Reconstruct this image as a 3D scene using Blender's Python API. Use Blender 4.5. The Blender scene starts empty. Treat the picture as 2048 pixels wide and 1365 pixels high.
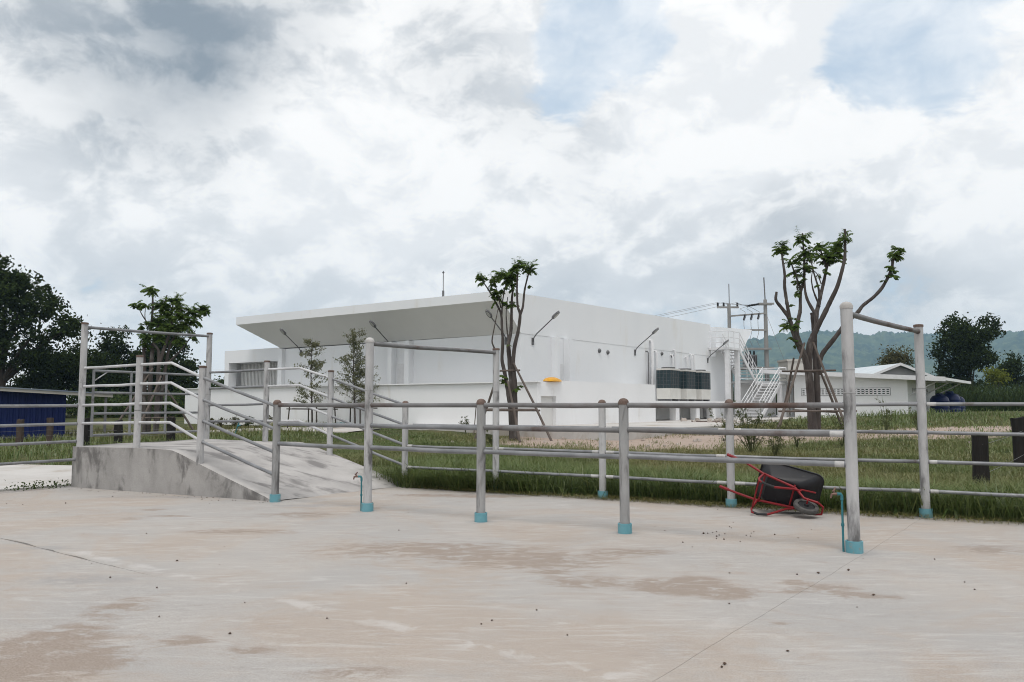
import bpy, math, random
import numpy as np
from mathutils import Vector, Matrix, noise as mnoise

random.seed(7); RNG = np.random.default_rng(7)
SC = bpy.context.scene
COL = SC.collection
R = math.radians

# ------------------------------------------------------------------ camera
cd = bpy.data.cameras.new('camera'); cam = bpy.data.objects.new('camera', cd); COL.objects.link(cam)
cam.location = (0, 0, 1.5); cam.rotation_euler = (R(94.56), 0, 0)
cd.lens = 28; cd.sensor_width = 36; cd.clip_start = .1; cd.clip_end = 20000
SC.camera = cam
# ------------------------------------------------------------------ light, sky, exposure
SUN_EL, SUN_AZ = R(66), R(184)         # azimuth measured from +Y towards +X
sd = bpy.data.lights.new('sun', 'SUN'); sun = bpy.data.objects.new('sun', sd); COL.objects.link(sun)
sd.energy = 1.7; sd.angle = R(24); sd.color = (1, .965, .92)
sdir = Vector((math.sin(SUN_AZ) * math.cos(SUN_EL), math.cos(SUN_AZ) * math.cos(SUN_EL), math.sin(SUN_EL)))
sun.rotation_euler = sdir.to_track_quat('Z', 'Y').to_euler()
SC.view_settings.view_transform = 'Standard'; SC.view_settings.look = 'None'
SC.view_settings.exposure = 0.0; SC.view_settings.gamma = 1.0
SC.cycles.volume_bounces = 0; SC.cycles.max_bounces = 5; SC.cycles.diffuse_bounces = 3; SC.cycles.glossy_bounces = 2; SC.cycles.transmission_bounces = 3; SC.cycles.use_denoising = True; SC.cycles.filter_width = 1.05


def nd(nt, typ, **kw):
    n = nt.nodes.new(typ)
    for k, v in kw.items():
        setattr(n, k, v)
    return n


def put(nt, node, sock, val):
    s = node.inputs[sock]
    if hasattr(val, 'is_linked') or isinstance(val, bpy.types.NodeSocket):
        nt.links.new(val, s)
    elif isinstance(val, (tuple, list)) and s.type == 'RGBA' and len(val) == 3:
        s.default_value = (*val, 1)
    else:
        s.default_value = val


def math_(nt, op, a, b=0.0, c=None, clamp=False):
    n = nd(nt, 'ShaderNodeMath', operation=op, use_clamp=clamp)
    put(nt, n, 0, a); put(nt, n, 1, b)
    if c is not None: put(nt, n, 2, c)
    return n.outputs[0]


def maprange(nt, v, a, b, c=0.0, d=1.0, smooth=True):
    n = nd(nt, 'ShaderNodeMapRange', interpolation_type='SMOOTHSTEP' if smooth else 'LINEAR')
    put(nt, n, 0, v); put(nt, n, 1, a); put(nt, n, 2, b); put(nt, n, 3, c); put(nt, n, 4, d)
    return n.outputs[0]


def mixc(nt, f, a, b, mode='MIX'):
    n = nd(nt, 'ShaderNodeMix', data_type='RGBA', blend_type=mode)
    put(nt, n, 'Factor', f)
    ca = [s for s in n.inputs if s.type == 'RGBA']
    for s, v in zip(ca, (a, b)):
        if isinstance(v, bpy.types.NodeSocket): nt.links.new(v, s)
        else: s.default_value = (*v, 1) if len(v) == 3 else v
    return [s for s in n.outputs if s.type == 'RGBA'][0]


def noise(nt, vec, scale, detail=4, rough=.55, dist=0.0):
    n = nd(nt, 'ShaderNodeTexNoise')
    if vec is not None: nt.links.new(vec, n.inputs['Vector'])
    n.inputs['Scale'].default_value = scale; n.inputs['Detail'].default_value = detail
    n.inputs['Roughness'].default_value = rough; n.inputs['Distortion'].default_value = dist
    return n.outputs['Fac']


def mapping(nt, vec, scale=(1, 1, 1), loc=(0, 0, 0), rot=(0, 0, 0)):
    n = nd(nt, 'ShaderNodeMapping')
    nt.links.new(vec, n.inputs[0])
    n.inputs['Location'].default_value = loc; n.inputs['Scale'].default_value = scale; n.inputs['Rotation'].default_value = rot
    return n.outputs[0]


# world: nishita sky behind broken cumulus
W = bpy.data.worlds.new('World'); SC.world = W; W.cycles.sampling_method = 'MANUAL'; W.cycles.sample_map_resolution = 512; W.use_nodes = True
wt = W.node_tree; wt.nodes.clear()
sky = nd(wt, 'ShaderNodeTexSky', sky_type='NISHITA', sun_disc=False)
sky.sun_elevation = SUN_EL; sky.sun_rotation = SUN_AZ; sky.dust_density = 2.5; sky.air_density = 1.2
tc = nd(wt, 'ShaderNodeTexCoord')
nrm = nd(wt, 'ShaderNodeVectorMath', operation='NORMALIZE'); wt.links.new(tc.outputs['Generated'], nrm.inputs[0])
D = nrm.outputs[0]
sep = nd(wt, 'ShaderNodeSeparateXYZ'); wt.links.new(D, sep.inputs[0])
CP = mapping(wt, D, (1, 1, 1.5))
LUMP = dict(scale=4.2, detail=7, rough=.60, dist=.0)
warp = nd(wt, 'ShaderNodeTexNoise'); wt.links.new(CP, warp.inputs['Vector']); warp.inputs['Scale'].default_value = 7.; warp.inputs['Detail'].default_value = 3
wv = nd(wt, 'ShaderNodeVectorMath', operation='MULTIPLY_ADD'); wt.links.new(warp.outputs['Color'], wv.inputs[0]); wv.inputs[1].default_value = (.09, .09, .09); wt.links.new(CP, wv.inputs[2])
WP = wv.outputs[0]
big = noise(wt, mapping(wt, CP, (1, 1, 1), (3.1, 1.7, .4)), 2.4, 4, .5, .1)
lump = noise(wt, mapping(wt, WP, (1, 1, 1), (9.2, 4.4, 2.0)), **LUMP)
lump_up = noise(wt, mapping(wt, WP, (1, 1, 1), (9.2, 4.4, 2.045)), **LUMP)


def patch(az, el, rad, soft):          # a cloud feature in a direction of the sky (degrees)
    a, e = R(az), R(el)
    v = (math.sin(a) * math.cos(e), math.cos(a) * math.cos(e), math.sin(e))
    n = nd(wt, 'ShaderNodeVectorMath', operation='DOT_PRODUCT'); wt.links.new(D, n.inputs[0]); n.inputs[1].default_value = v
    return maprange(wt, n.outputs['Value'], math.cos(R(rad + soft)), math.cos(R(max(rad - soft, 0))))


def addw(base, term, w):
    return math_(wt, 'ADD', base, math_(wt, 'MULTIPLY', term, w))


# breaks in the cloud where blue shows
gap = math_(wt, 'ADD', math_(wt, 'MULTIPLY', big, .25), math_(wt, 'MULTIPLY', lump, 1.35))
for az, el, rad, soft, w in ((8, 29, 3, 6, -.22), (6.5, 24.5, 2, 5, -.17), (2, 22, 1, 4, -.15), (29, 26.5, 4, 6, -.23), (27, 21, 2, 4, -.12), (-8, 24, 8, 5, .14), (17, 23, 4, 4, .16), (0, 12, 14, 8, .10), (-24, 12, 14, 8, .12), (-26, 24, 9, 5, .14), (26, 12, 8, 5, .08)):
    gap = addw(gap, patch(az, el, rad, soft), w)
cover = maprange(wt, gap, .56, .70)
# relief: denser below than above means a sunlit top
relief = maprange(wt, math_(wt, 'SUBTRACT', lump, lump_up), -.065, .06)
shade = addw(math_(wt, 'MULTIPLY', big, 1.0), math_(wt, 'SUBTRACT', .80, lump), .75)
for az, el, rad, soft, w in ((-27, 24, 6, 6, .30), (-33, 27, 4, 5, .12), (-19, 25, 3, 5, .16), (-23, 20.5, 3, 5, .14), (-4.5, 24.5, 2.5, 2.5, .17), (-27, 14, 5, 4, .10), (-18, 15.5, 3.5, 3, .08), (24, 14.8, 4.5, 3.5, .04), (29, 15, 3.5, 3, .02), (8, 14, 5, 4, -.02), (0, 11, 5, 4, .05), (16, 10, 5, 3.5, .02), (12, 12.5, 6, 4, -.07), (-10, 18, 6, 4, -.12), (16, 22, 6, 4, -.14), (34, 17, 4, 3, -.12), (-14, 8, 4, 3, -.05)):
    shade = addw(shade, patch(az, el, rad, soft), w)
dark = maprange(wt, shade, .69, 1.34, smooth=False)
ccol = mixc(wt, dark, (.82, .832, .845), (.25, .295, .345))
ccol = mixc(wt, math_(wt, 'MULTIPLY', relief, math_(wt, 'SUBTRACT', .80, math_(wt, 'MULTIPLY', dark, .66))), ccol, (1.0, .99, .975))
low = maprange(wt, sep.outputs[2], .0, .16, .78, 0.0)
ccol = mixc(wt, low, ccol, (1.03, 1.005, .965))
skyc = mixc(wt, 1.0, sky.outputs[0], (.135, .125, .115), 'MULTIPLY')
skyc = mixc(wt, .75, skyc, (.58, .69, .81))
skyc = mixc(wt, maprange(wt, lump, .30, .56, 0., .75), skyc, (.90, .92, .94))
allc = mixc(wt, cover, skyc, ccol)
bg = nd(wt, 'ShaderNodeBackground'); wt.links.new(allc, bg.inputs[0]); bg.inputs[1].default_value = 1.14
wo = nd(wt, 'ShaderNodeOutputWorld'); wt.links.new(bg.outputs[0], wo.inputs[0])


# ------------------------------------------------------------------ materials
def new_mat(name):
    m = bpy.data.materials.new(name); m.use_nodes = True
    nt = m.node_tree; b = nt.nodes['Principled BSDF']
    return m, nt, b


def pos(nt):
    return nd(nt, 'ShaderNodeNewGeometry').outputs['Position']


def matn(name, c1, c2=None, scale=3., stretch=(1, 1, 1), rough=.7, c3=None, s3=2., thr=(.55, .65), st3=(1, 1, 1), bump=0., bscale=40., metal=0., detail=6, spec=.3, obj=False):
    m, nt, b = new_mat(name)
    P = nd(nt, 'ShaderNodeTexCoord').outputs['Object'] if obj else pos(nt)
    f = noise(nt, mapping(nt, P, stretch), scale, detail, .6)
    col = mixc(nt, maprange(nt, f, .3, .7), c1, c2 or c1)
    if c3:
        g = noise(nt, mapping(nt, P, st3, (5, 3, 1)), s3, 8, .62, .4)
        col = mixc(nt, maprange(nt, g, thr[0], thr[1]), col, c3)
    nt.links.new(col, b.inputs['Base Color'])
    b.inputs['Roughness'].default_value = rough; b.inputs['Metallic'].default_value = metal
    b.inputs['Specular IOR Level'].default_value = spec
    if bump:
        bn = nd(nt, 'ShaderNodeBump'); bn.inputs['Strength'].default_value = bump; bn.inputs['Distance'].default_value = .02
        nt.links.new(noise(nt, mapping(nt, P, stretch), bscale, 6, .65), bn.inputs['Height'])
        nt.links.new(bn.outputs[0], b.inputs['Normal'])
    return m


def leafmat(name, c1, c2, c3=None, trans=.35):
    m, nt, b = new_mat(name); nt.nodes.remove(b)
    g = nd(nt, 'ShaderNodeNewGeometry')
    f = noise(nt, g.outputs['Position'], .8, 3)
    col = mixc(nt, maprange(nt, f, .35, .65), c1, c2)
    col = mixc(nt, math_(nt, 'MULTIPLY', g.outputs['Random Per Island'], .7), col, c3 or c2)
    d = nd(nt, 'ShaderNodeBsdfDiffuse'); t = nd(nt, 'ShaderNodeBsdfTranslucent'); mx = nd(nt, 'ShaderNodeMixShader')
    nt.links.new(col, d.inputs[0]); nt.links.new(col, t.inputs[0]); mx.inputs[0].default_value = trans
    nt.links.new(d.outputs[0], mx.inputs[1]); nt.links.new(t.outputs[0], mx.inputs[2])
    nt.links.new(mx.outputs[0], nt.nodes['Material Output'].inputs[0])
    return m


M = {}
M['post'] = matn('weathered_white_pipe', (.48, .475, .475), (.34, .337, .34), 5, (1, 1, .35), .55, (.12, .117, .117), 7, (.50, .70), (1, 1, .22), .25, 60)
M['post_grey'] = matn('weathered_grey_pipe', (.25, .25, .25), (.35, .347, .345), 5, (1, 1, .3), .55, (.095, .092, .09), 6, (.48, .68), (1, 1, .2), .25, 60)
M['rail'] = matn('galvanised_rail', (.17, .174, .183), (.26, .264, .274), 3, (1, 1, 1), .42, (.085, .062, .052), 1.3, (.60, .70), (1, 1, 1), .1, 80, .25)
M['rail_rust'] = matn('rusty_rail', (.135, .132, .133), (.20, .197, .20), 2, (1, 1, 1), .55, (.080, .045, .034), .9, (.50, .66), (1, 1, 1), .15, 80, .1)
M['rail_white'] = matn('white_rail', (.55, .55, .56), (.40, .40, .41), 3, (1, 1, 1), .45, (.10, .08, .07), 5, (.60, .68), (1, 1, 1), .1, 80)
M['cap'] = matn('rusty_cap', (.17, .12, .10), (.09, .06, .048), 12, rough=.75, bump=.3)
M['cap_white'] = matn('pale_cap', (.48, .47, .46), (.36, .34, .32), 8, rough=.6)
M['pvc'] = matn('turquoise_pvc', (.11, .29, .34), (.15, .33, .38), 6, rough=.5, c3=(.22, .26, .25), s3=9, thr=(.58, .68))
M['pvc_teal'] = matn('teal_pipe', (.028, .15, .18), (.04, .18, .21), 6, rough=.4)
M['brass'] = matn('tap_brass', (.20, .13, .105), (.15, .085, .07), 20, rough=.45, metal=.3)
M['primer'] = matn('primer_paint', (.50, .49, .48), (.36, .355, .35), 15, rough=.6)
M['plaster'] = matn('white_plaster', (.80, .81, .825), (.765, .78, .80), .35, (1, 1, .5), .75, (.73, .72, .70), 1.1, (.56, .78), (1, 1, .25), .06, 25, spec=.2)
M['plaster2'] = matn('white_plaster_low', (.82, .822, .83), (.79, .793, .80), .3, (1, 1, .6), .75, (.70, .685, .66), .9, (.56, .76), (1, 1, .4), .06, 25, spec=.2)
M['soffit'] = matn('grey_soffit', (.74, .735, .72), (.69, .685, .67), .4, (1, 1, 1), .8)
M['shed_white'] = matn('shed_white', (.82, .825, .83), (.77, .775, .78), .6, rough=.75, c3=(.58, .56, .53), s3=1.2, thr=(.62, .78), bump=.06)
M['slot_shade'] = matn('painted_slot_shade', (.05, .05, .055), rough=.9)  # dark colour standing in for shade inside the vent slots
M['steel_white'] = matn('white_steel', (.72, .72, .73), (.64, .64, .65), 3, rough=.45)
M['lamp_grey'] = matn('lamp_grey', (.12, .12, .125), (.17, .17, .175), 8, rough=.5, metal=.3)
M['lamp_lens'] = matn('lamp_lens', (.5, .5, .48), rough=.2)
M['ac_beige'] = matn('ac_beige', (.60, .585, .55), (.55, .535, .50), 2, rough=.5)
M['ac_dark'] = matn('ac_coil', (.035, .06, .068), (.02, .035, .04), 20, (1, 1, 6), .45)
M['pole'] = matn('concrete_pole', (.22, .217, .21), (.29, .285, .275), 2, (1, 1, .2), .85)
M['black'] = matn('black_rubber', (.018, .018, .02), (.03, .03, .032), 8, rough=.6)
M['tub'] = matn('barrow_tub', (.008, .008, .010), (.014, .014, .017), 4, (1, 1, 1), .42, (.035, .034, .033), 6, (.60, .75), bump=.08, spec=.32)
M['tyre'] = matn('grey_tyre', (.055, .053, .051), (.095, .09, .086), 14, rough=.8, bump=.3)
M['red'] = matn('red_paint', (.24, .013, .017), (.18, .010, .014), 6, rough=.38, c3=(.10, .03, .025), s3=10, thr=(.62, .70))
M['blue_wall'] = matn('blue_sheet', (.003, .014, .10), (.0024, .011, .075), 1.2, (1, 1, .3), .6)
M['blue_roof'] = matn('roof_sheet', (.20, .23, .27), (.16, .19, .23), 2, rough=.5)
M['tank'] = matn('blue_tank', (.005, .016, .085), (.004, .012, .06), 3, rough=.4)
M['timber'] = matn('charred_timber', (.009, .008, .0075), (.020, .017, .015), 6, (1, 1, .15), .9, bump=.5, bscale=25)
M['timber_brown'] = matn('old_timber', (.085, .062, .048), (.045, .034, .028), 6, (1, 1, .15), .9, bump=.5, bscale=25)
M['bark'] = matn('grey_brown_bark', (.095, .080, .073), (.055, .045, .042), 6, (1, 1, .35), .9, (.17, .155, .145), 3, (.55, .7), (1, 1, .4), .5, 30)
M['bark_dark'] = matn('dark_bark', (.035, .028, .024), (.06, .05, .042), 4, (1, 1, .3), .95)
M['stake'] = matn('eucalyptus_stake', (.10, .080, .070), (.155, .128, .113), 7, (1, 1, .3), .9)
M['roof_pale'] = matn('pale_roof', (.55, .60, .63), (.48, .53, .56), 1, rough=.5)
M['grey_gable'] = matn('grey_gable', (.36, .355, .36), (.32, .315, .32), 1, rough=.8)
M['beige'] = matn('beige_render', (.44, .42, .385), (.38, .36, .33), .8, rough=.85)
M['yellow'] = matn('yellow_plastic', (.72, .36, .015), (.62, .29, .012), 5, rough=.4)
M['wire'] = matn('steel_wire', (.16, .16, .16), rough=.6)
M['cable'] = matn('dark_cable', (.20, .205, .21), rough=.6)
M['clod'] = matn('brown_clod', (.10, .066, .048), (.06, .04, .03), 30, rough=.95)
M['stone'] = matn('pale_rubble', (.42, .37, .33), (.32, .28, .25), 9, rough=.95, bump=.4)
M['leaf_dark'] = leafmat('leaf_dark', (.013, .022, .009), (.028, .042, .014), (.050, .070, .021), .25)
M['leaf_mid'] = leafmat('leaf_mid', (.035, .060, .022), (.055, .080, .026), (.09, .12, .04), .35)
M['leaf_olive'] = leafmat('leaf_olive', (.065, .075, .032), (.09, .085, .045), (.13, .12, .06), .3)
M['leaf_pruned'] = leafmat('leaf_pruned', (.062, .115, .026), (.090, .145, .034), (.15, .20, .06), .45)
M['leaf_sapling'] = leafmat('leaf_sapling', (.12, .14, .075), (.16, .165, .095), (.22, .22, .13), .4)
M['leaf_weed'] = leafmat('leaf_weed', (.06, .085, .035), (.10, .115, .05), (.14, .14, .07), .35)
M['leaf_yellow'] = leafmat('leaf_yellow', (.11, .14, .02), (.16, .18, .03), (.20, .22, .05), .4)
M['cane'] = leafmat('cane_leaf', (.030, .052, .022), (.045, .068, .026), (.075, .095, .04), .3)


def grass_mat():
    m, nt, b = new_mat('grass_blades'); nt.nodes.remove(b)
    g = nd(nt, 'ShaderNodeNewGeometry')
    a = nd(nt, 'ShaderNodeAttribute', attribute_name='tone')
    n1 = noise(nt, g.outputs['Position'], 1.3, 4)
    green = mixc(nt, maprange(nt, n1, .35, .65), (.048, .100, .018), (.090, .148, .028))
    green = mixc(nt, math_(nt, 'MULTIPLY', g.outputs['Random Per Island'], .7), green, (.19, .225, .08))
    dry = mixc(nt, g.outputs['Random Per Island'], (.27, .22, .10), (.17, .165, .055))
    col = mixc(nt, a.outputs['Fac'], green, dry)
    d = nd(nt, 'ShaderNodeBsdfDiffuse'); t = nd(nt, 'ShaderNodeBsdfTranslucent'); mx = nd(nt, 'ShaderNodeMixShader')
    nt.links.new(col, d.inputs[0]); nt.links.new(col, t.inputs[0]); mx.inputs[0].default_value = .3
    gl = nd(nt, 'ShaderNodeBsdfGlossy'); gl.inputs['Roughness'].default_value = .45; gl.inputs[0].default_value = (1, 1, 1, 1)
    mx2 = nd(nt, 'ShaderNodeMixShader'); mx2.inputs[0].default_value = .04
    nt.links.new(d.outputs[0], mx.inputs[1]); nt.links.new(t.outputs[0], mx.inputs[2])
    nt.links.new(mx.outputs[0], mx2.inputs[1]); nt.links.new(gl.outputs[0], mx2.inputs[2])
    nt.links.new(mx2.outputs[0], nt.nodes['Material Output'].inputs[0])
    return m


M['grass'] = grass_mat()


def yard_mat():
    m, nt, b = new_mat('worn_concrete')
    P = pos(nt)
    base = mixc(nt, maprange(nt, noise(nt, P, .55, 6, .6, .5), .3, .7), (.378, .342, .308), (.312, .298, .284))
    warm = maprange(nt, noise(nt, mapping(nt, P, (1, 1, 1), (4, 2, 0)), .42, 9, .66, .8), .44, .62)
    base = mixc(nt, math_(nt, 'MULTIPLY', warm, .62), base, (.345, .250, .172))
    warm2 = maprange(nt, noise(nt, mapping(nt, P, (.8, 1.5, 1), (14, 12, 0)), 1.7, 9, .70, .9), .52, .68)
    base = mixc(nt, math_(nt, 'MULTIPLY', warm2, .45), base, (.275, .192, .130))
    # trowel sweeps: pale and dark streaks of several sizes
    for sc_, rot, lo, hi, w, col, off in ((2.2, 20, .50, .70, .55, (.53, .51, .49), 0), (3.0, -15, .54, .72, .55, (.22, .20, .185), 7), (6.5, 8, .55, .72, .45, (.23, .20, .18), 3), (9., -24, .54, .70, .40, (.52, .50, .48), 11)):
        sw = noise(nt, mapping(nt, P, (.5, 2.6, 1), (off, off * .3, 0), (0, 0, R(rot))), sc_, 9, .70, 1.8)
        base = mixc(nt, math_(nt, 'MULTIPLY', maprange(nt, sw, lo, hi), w), base, col)
    a = nd(nt, 'ShaderNodeAttribute', attribute_name='stain')
    sn = noise(nt, mapping(nt, P, (.8, 1.6, 1)), 5, 10, .74, .8)
    st = maprange(nt, math_(nt, 'MULTIPLY', a.outputs['Fac'], maprange(nt, sn, .30, .66, .1, 1.5)), .20, 1.0)
    base = mixc(nt, math_(nt, 'MULTIPLY', st, .92), base, (.20, .132, .082))
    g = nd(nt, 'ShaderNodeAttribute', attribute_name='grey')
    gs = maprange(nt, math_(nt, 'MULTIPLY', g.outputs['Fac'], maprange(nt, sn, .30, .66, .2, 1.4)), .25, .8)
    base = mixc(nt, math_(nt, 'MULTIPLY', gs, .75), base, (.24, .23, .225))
    w = nd(nt, 'ShaderNodeAttribute', attribute_name='slurry')
    ws = maprange(nt, math_(nt, 'MULTIPLY', w.outputs['Fac'], maprange(nt, noise(nt, P, 2.2, 8, .65, 1), .36, .64, 0., 1.2)), .3, .9)
    base = mixc(nt, math_(nt, 'MULTIPLY', ws, .5), base, (.58, .56, .545))
    speck = maprange(nt, noise(nt, P, 30, 4, .65), .66, .74)
    base = mixc(nt, math_(nt, 'MULTIPLY', speck, .6), base, (.19, .165, .15))
    grain = noise(nt, P, 110, 3, .7)
    base = mixc(nt, .35, base, mixc(nt, maprange(nt, grain, .3, .7), (.24, .225, .215), (.62, .60, .585)))
    nt.links.new(base, b.inputs['Base Color'])
    b.inputs['Roughness'].default_value = .86; b.inputs['Specular IOR Level'].default_value = .22
    h = math_(nt, 'ADD', math_(nt, 'MULTIPLY', sw, .7), math_(nt, 'MULTIPLY', noise(nt, P, 60, 6, .7), .35))
    bn = nd(nt, 'ShaderNodeBump'); bn.inputs['Strength'].default_value = .4; bn.inputs['Distance'].default_value = .02
    nt.links.new(h, bn.inputs['Height']); nt.links.new(bn.outputs[0], b.inputs['Normal'])
    return m


M['yard'] = yard_mat()
M['ramp_top'] = matn('ramp_concrete', (.44, .42, .405), (.34, .325, .315), 1.6, (1, 1, 1), .88, (.20, .19, .185), 1.5, (.50, .66), (.7, 1.6, 1), .3, 50)
M['ramp_side'] = matn('stained_ramp_wall', (.38, .365, .352), (.28, .27, .26), 2.2, (1, 1, .7), .9, (.15, .143, .138), 2.4, (.48, .64), (1, 1, .6), .35, 40)
M['pale_conc'] = matn('pale_concrete', (.52, .50, .48), (.44, .42, .40), .8, (1, 1, 1), .88, (.37, .325, .28), .7, (.50, .68), (1, 1, 1), .2, 40)
M['joint'] = matn('joint_dirt', (.16, .135, .115), (.27, .235, .21), 8, rough=.95)


def ground_mat():
    m, nt, b = new_mat('field_ground')
    P = pos(nt)
    g = mixc(nt, maprange(nt, noise(nt, P, .35, 8, .65), .35, .65), (.045, .058, .022), (.090, .090, .038))
    g = mixc(nt, maprange(nt, noise(nt, P, 2.2, 6, .65), .55, .7), g, (.13, .10, .06))
    a = nd(nt, 'ShaderNodeAttribute', attribute_name='dirt')
    d = maprange(nt, math_(nt, 'MULTIPLY', a.outputs['Fac'], math_(nt, 'ADD', noise(nt, P, 1.1, 8, .7), .45)), .35, .6)
    dirt = mixc(nt, noise(nt, P, 3, 8, .7), (.30, .225, .18), (.42, .35, .305))
    nt.links.new(mixc(nt, d, g, dirt), b.inputs['Base Color'])
    b.inputs['Roughness'].default_value = .95; b.inputs['Specular IOR Level'].default_value = .1
    bn = nd(nt, 'ShaderNodeBump'); bn.inputs['Strength'].default_value = .6; bn.inputs['Distance'].default_value = .05
    nt.links.new(noise(nt, P, 6, 8, .7), bn.inputs['Height']); nt.links.new(bn.outputs[0], b.inputs['Normal'])
    return m


M['ground'] = ground_mat()


def hill_mat():
    m, nt, b = new_mat('forest_hill')
    P = pos(nt)
    c = mixc(nt, maprange(nt, noise(nt, P, .012, 5, .6), .35, .65), (.018, .034, .013), (.075, .098, .034))
    c = mixc(nt, maprange(nt, noise(nt, P, .06, 4, .6), .45, .7), c, (.115, .135, .05))
    nt.links.new(c, b.inputs['Base Color']); b.inputs['Roughness'].default_value = 1; b.inputs['Specular IOR Level'].default_value = 0
    return m


M['hill'] = hill_mat()


# ------------------------------------------------------------------ mesh helpers
class MB:
    def __init__(s): s.v = []; s.f = []

    def add(s, vs, fs):
        o = len(s.v); s.v += [tuple(p) for p in vs]; s.f += [tuple(i + o for i in f) for f in fs]
        return s

    def box(s, x0, x1, y0, y1, z0, z1):
        return s.add([(x0, y0, z0), (x1, y0, z0), (x1, y1, z0), (x0, y1, z0), (x0, y0, z1), (x1, y0, z1), (x1, y1, z1), (x0, y1, z1)],
                     [(3, 2, 1, 0), (4, 5, 6, 7), (0, 1, 5, 4), (1, 2, 6, 5), (2, 3, 7, 6), (3, 0, 4, 7)])

    def hexa(s, b, t):      # bottom ring and top ring of equal length
        n = len(b)
        return s.add(list(b) + list(t), [tuple(range(n - 1, -1, -1)), tuple(range(n, 2 * n))] + [(i, (i + 1) % n, n + (i + 1) % n, n + i) for i in range(n)])

    def tube(s, pts, rad, n=10, cap=True):
        pts = [Vector(p) for p in pts]
        if not isinstance(rad, (list, tuple)): rad = [rad] * len(pts)
        up = None; vs = []; fs = []
        for i, p in enumerate(pts):
            if i == 0: t = pts[1] - p
            elif i == len(pts) - 1: t = p - pts[i - 1]
            else: t = (pts[i + 1] - p).normalized() + (p - pts[i - 1]).normalized()
            t = t.normalized() if t.length > 1e-9 else Vector((0, 0, 1))
            if up is None:
                up = Vector((0, 0, 1)) if abs(t.z) < .9 else Vector((1, 0, 0))
            a = up - t * up.dot(t)
            if a.length < 1e-6: a = t.orthogonal()
            a.normalize(); b = t.cross(a); up = a
            for k in range(n):
                an = 2 * math.pi * k / n
                vs.append(p + (a * math.cos(an) + b * math.sin(an)) * rad[i])
        for i in range(len(pts) - 1):
            for k in range(n):
                k2 = (k + 1) % n
                fs.append((i * n + k, i * n + k2, (i + 1) * n + k2, (i + 1) * n + k))
        if cap:
            fs.append(tuple(range(n - 1, -1, -1))); e = (len(pts) - 1) * n; fs.append(tuple(range(e, e + n)))
        return s.add(vs, fs)

    def lathe(s, prof, c=(0, 0, 0), n=20):       # profile [(r, z)]
        vs = []; fs = []
        for r, z in prof:
            for k in range(n):
                an = 2 * math.pi * k / n
                vs.append((c[0] + r * math.cos(an), c[1] + r * math.sin(an), c[2] + z))
        for i in range(len(prof) - 1):
            for k in range(n):
                k2 = (k + 1) % n
                fs.append((i * n + k, i * n + k2, (i + 1) * n + k2, (i + 1) * n + k))
        fs.append(tuple(range(n - 1, -1, -1))); e = (len(prof) - 1) * n; fs.append(tuple(range(e, e + n)))
        return s.add(vs, fs)

    def build(s, name, mat, parent=None, smooth=True, ang=38, bevel=0.):
        me = bpy.data.meshes.new(name); me.from_pydata(s.v, [], s.f); me.update()
        me.materials.append(M[mat] if isinstance(mat, str) else mat)
        if smooth:
            me.polygons.foreach_set('use_smooth', [True] * len(me.polygons))
            me.set_sharp_from_angle(angle=R(ang))
        o = bpy.data.objects.new(name, me); COL.objects.link(o); o.parent = parent
        if bevel:
            bm = o.modifiers.new('bevel', 'BEVEL'); bm.width = bevel; bm.segments = 2; bm.limit_method = 'ANGLE'
        return o


def np_mesh(name, V, Fq, mat, parent=None, attrs=None, smooth=False):
    """fast mesh from arrays; Fq (n,3) or (n,4)"""
    me = bpy.data.meshes.new(name); k = Fq.shape[1]
    me.vertices.add(len(V)); me.vertices.foreach_set('co', np.ascontiguousarray(V, np.float32).ravel())
    me.loops.add(Fq.size); me.loops.foreach_set('vertex_index', np.ascontiguousarray(Fq, np.int32).ravel())
    me.polygons.add(len(Fq)); me.polygons.foreach_set('loop_start', np.arange(0, Fq.size, k, dtype=np.int32))
    me.polygons.foreach_set('loop_total', np.full(len(Fq), k, np.int32))
    me.polygons.foreach_set('use_smooth', np.full(len(Fq), bool(smooth)))
    me.update(calc_edges=True)
    for an, av in (attrs or {}).items():
        at = me.attributes.new(an, 'FLOAT', 'POINT'); at.data.foreach_set('value', np.ascontiguousarray(av, np.float32))
    me.materials.append(M[mat] if isinstance(mat, str) else mat)
    o = bpy.data.objects.new(name, me); COL.objects.link(o); o.parent = parent
    return o


def tag(o, label, cat, group=None, kind=None):
    o['label'] = label; o['category'] = cat
    if group: o['group'] = group
    if kind: o['kind'] = kind
    return o


def thing(name, loc, label, cat, group=None, rz=0.):
    o = bpy.data.objects.new(name, None); COL.objects.link(o); o.empty_display_size = .2
    o.location = loc; o.rotation_euler = (0, 0, rz)
    return tag(o, label, cat, group)


def smooth01(x):
    x = np.clip(x, 0, 1); return x * x * (3 - 2 * x)


# value noise for layout work
def vnoise(x, y, seed=0):
    xi = np.floor(x).astype(int); yi = np.floor(y).astype(int); fx = smooth01(x - xi); fy = smooth01(y - yi)

    def h(a, b):
        n = (a * 374761393 + b * 668265263 + seed * 974711) & 0x7fffffff
        n = ((n ^ (n >> 13)) * 1274126177) & 0x7fffffff
        return ((n ^ (n >> 16)) & 0xffff) / 65535.
    return (h(xi, yi) * (1 - fx) + h(xi + 1, yi) * fx) * (1 - fy) + (h(xi, yi + 1) * (1 - fx) + h(xi + 1, yi + 1) * fx) * fy


def fbm(x, y, seed=0, o=4):
    return sum(vnoise(x * 2 ** i, y * 2 ** i, seed + i) * .5 ** i for i in range(o)) / sum(.5 ** i for i in range(o))


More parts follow.
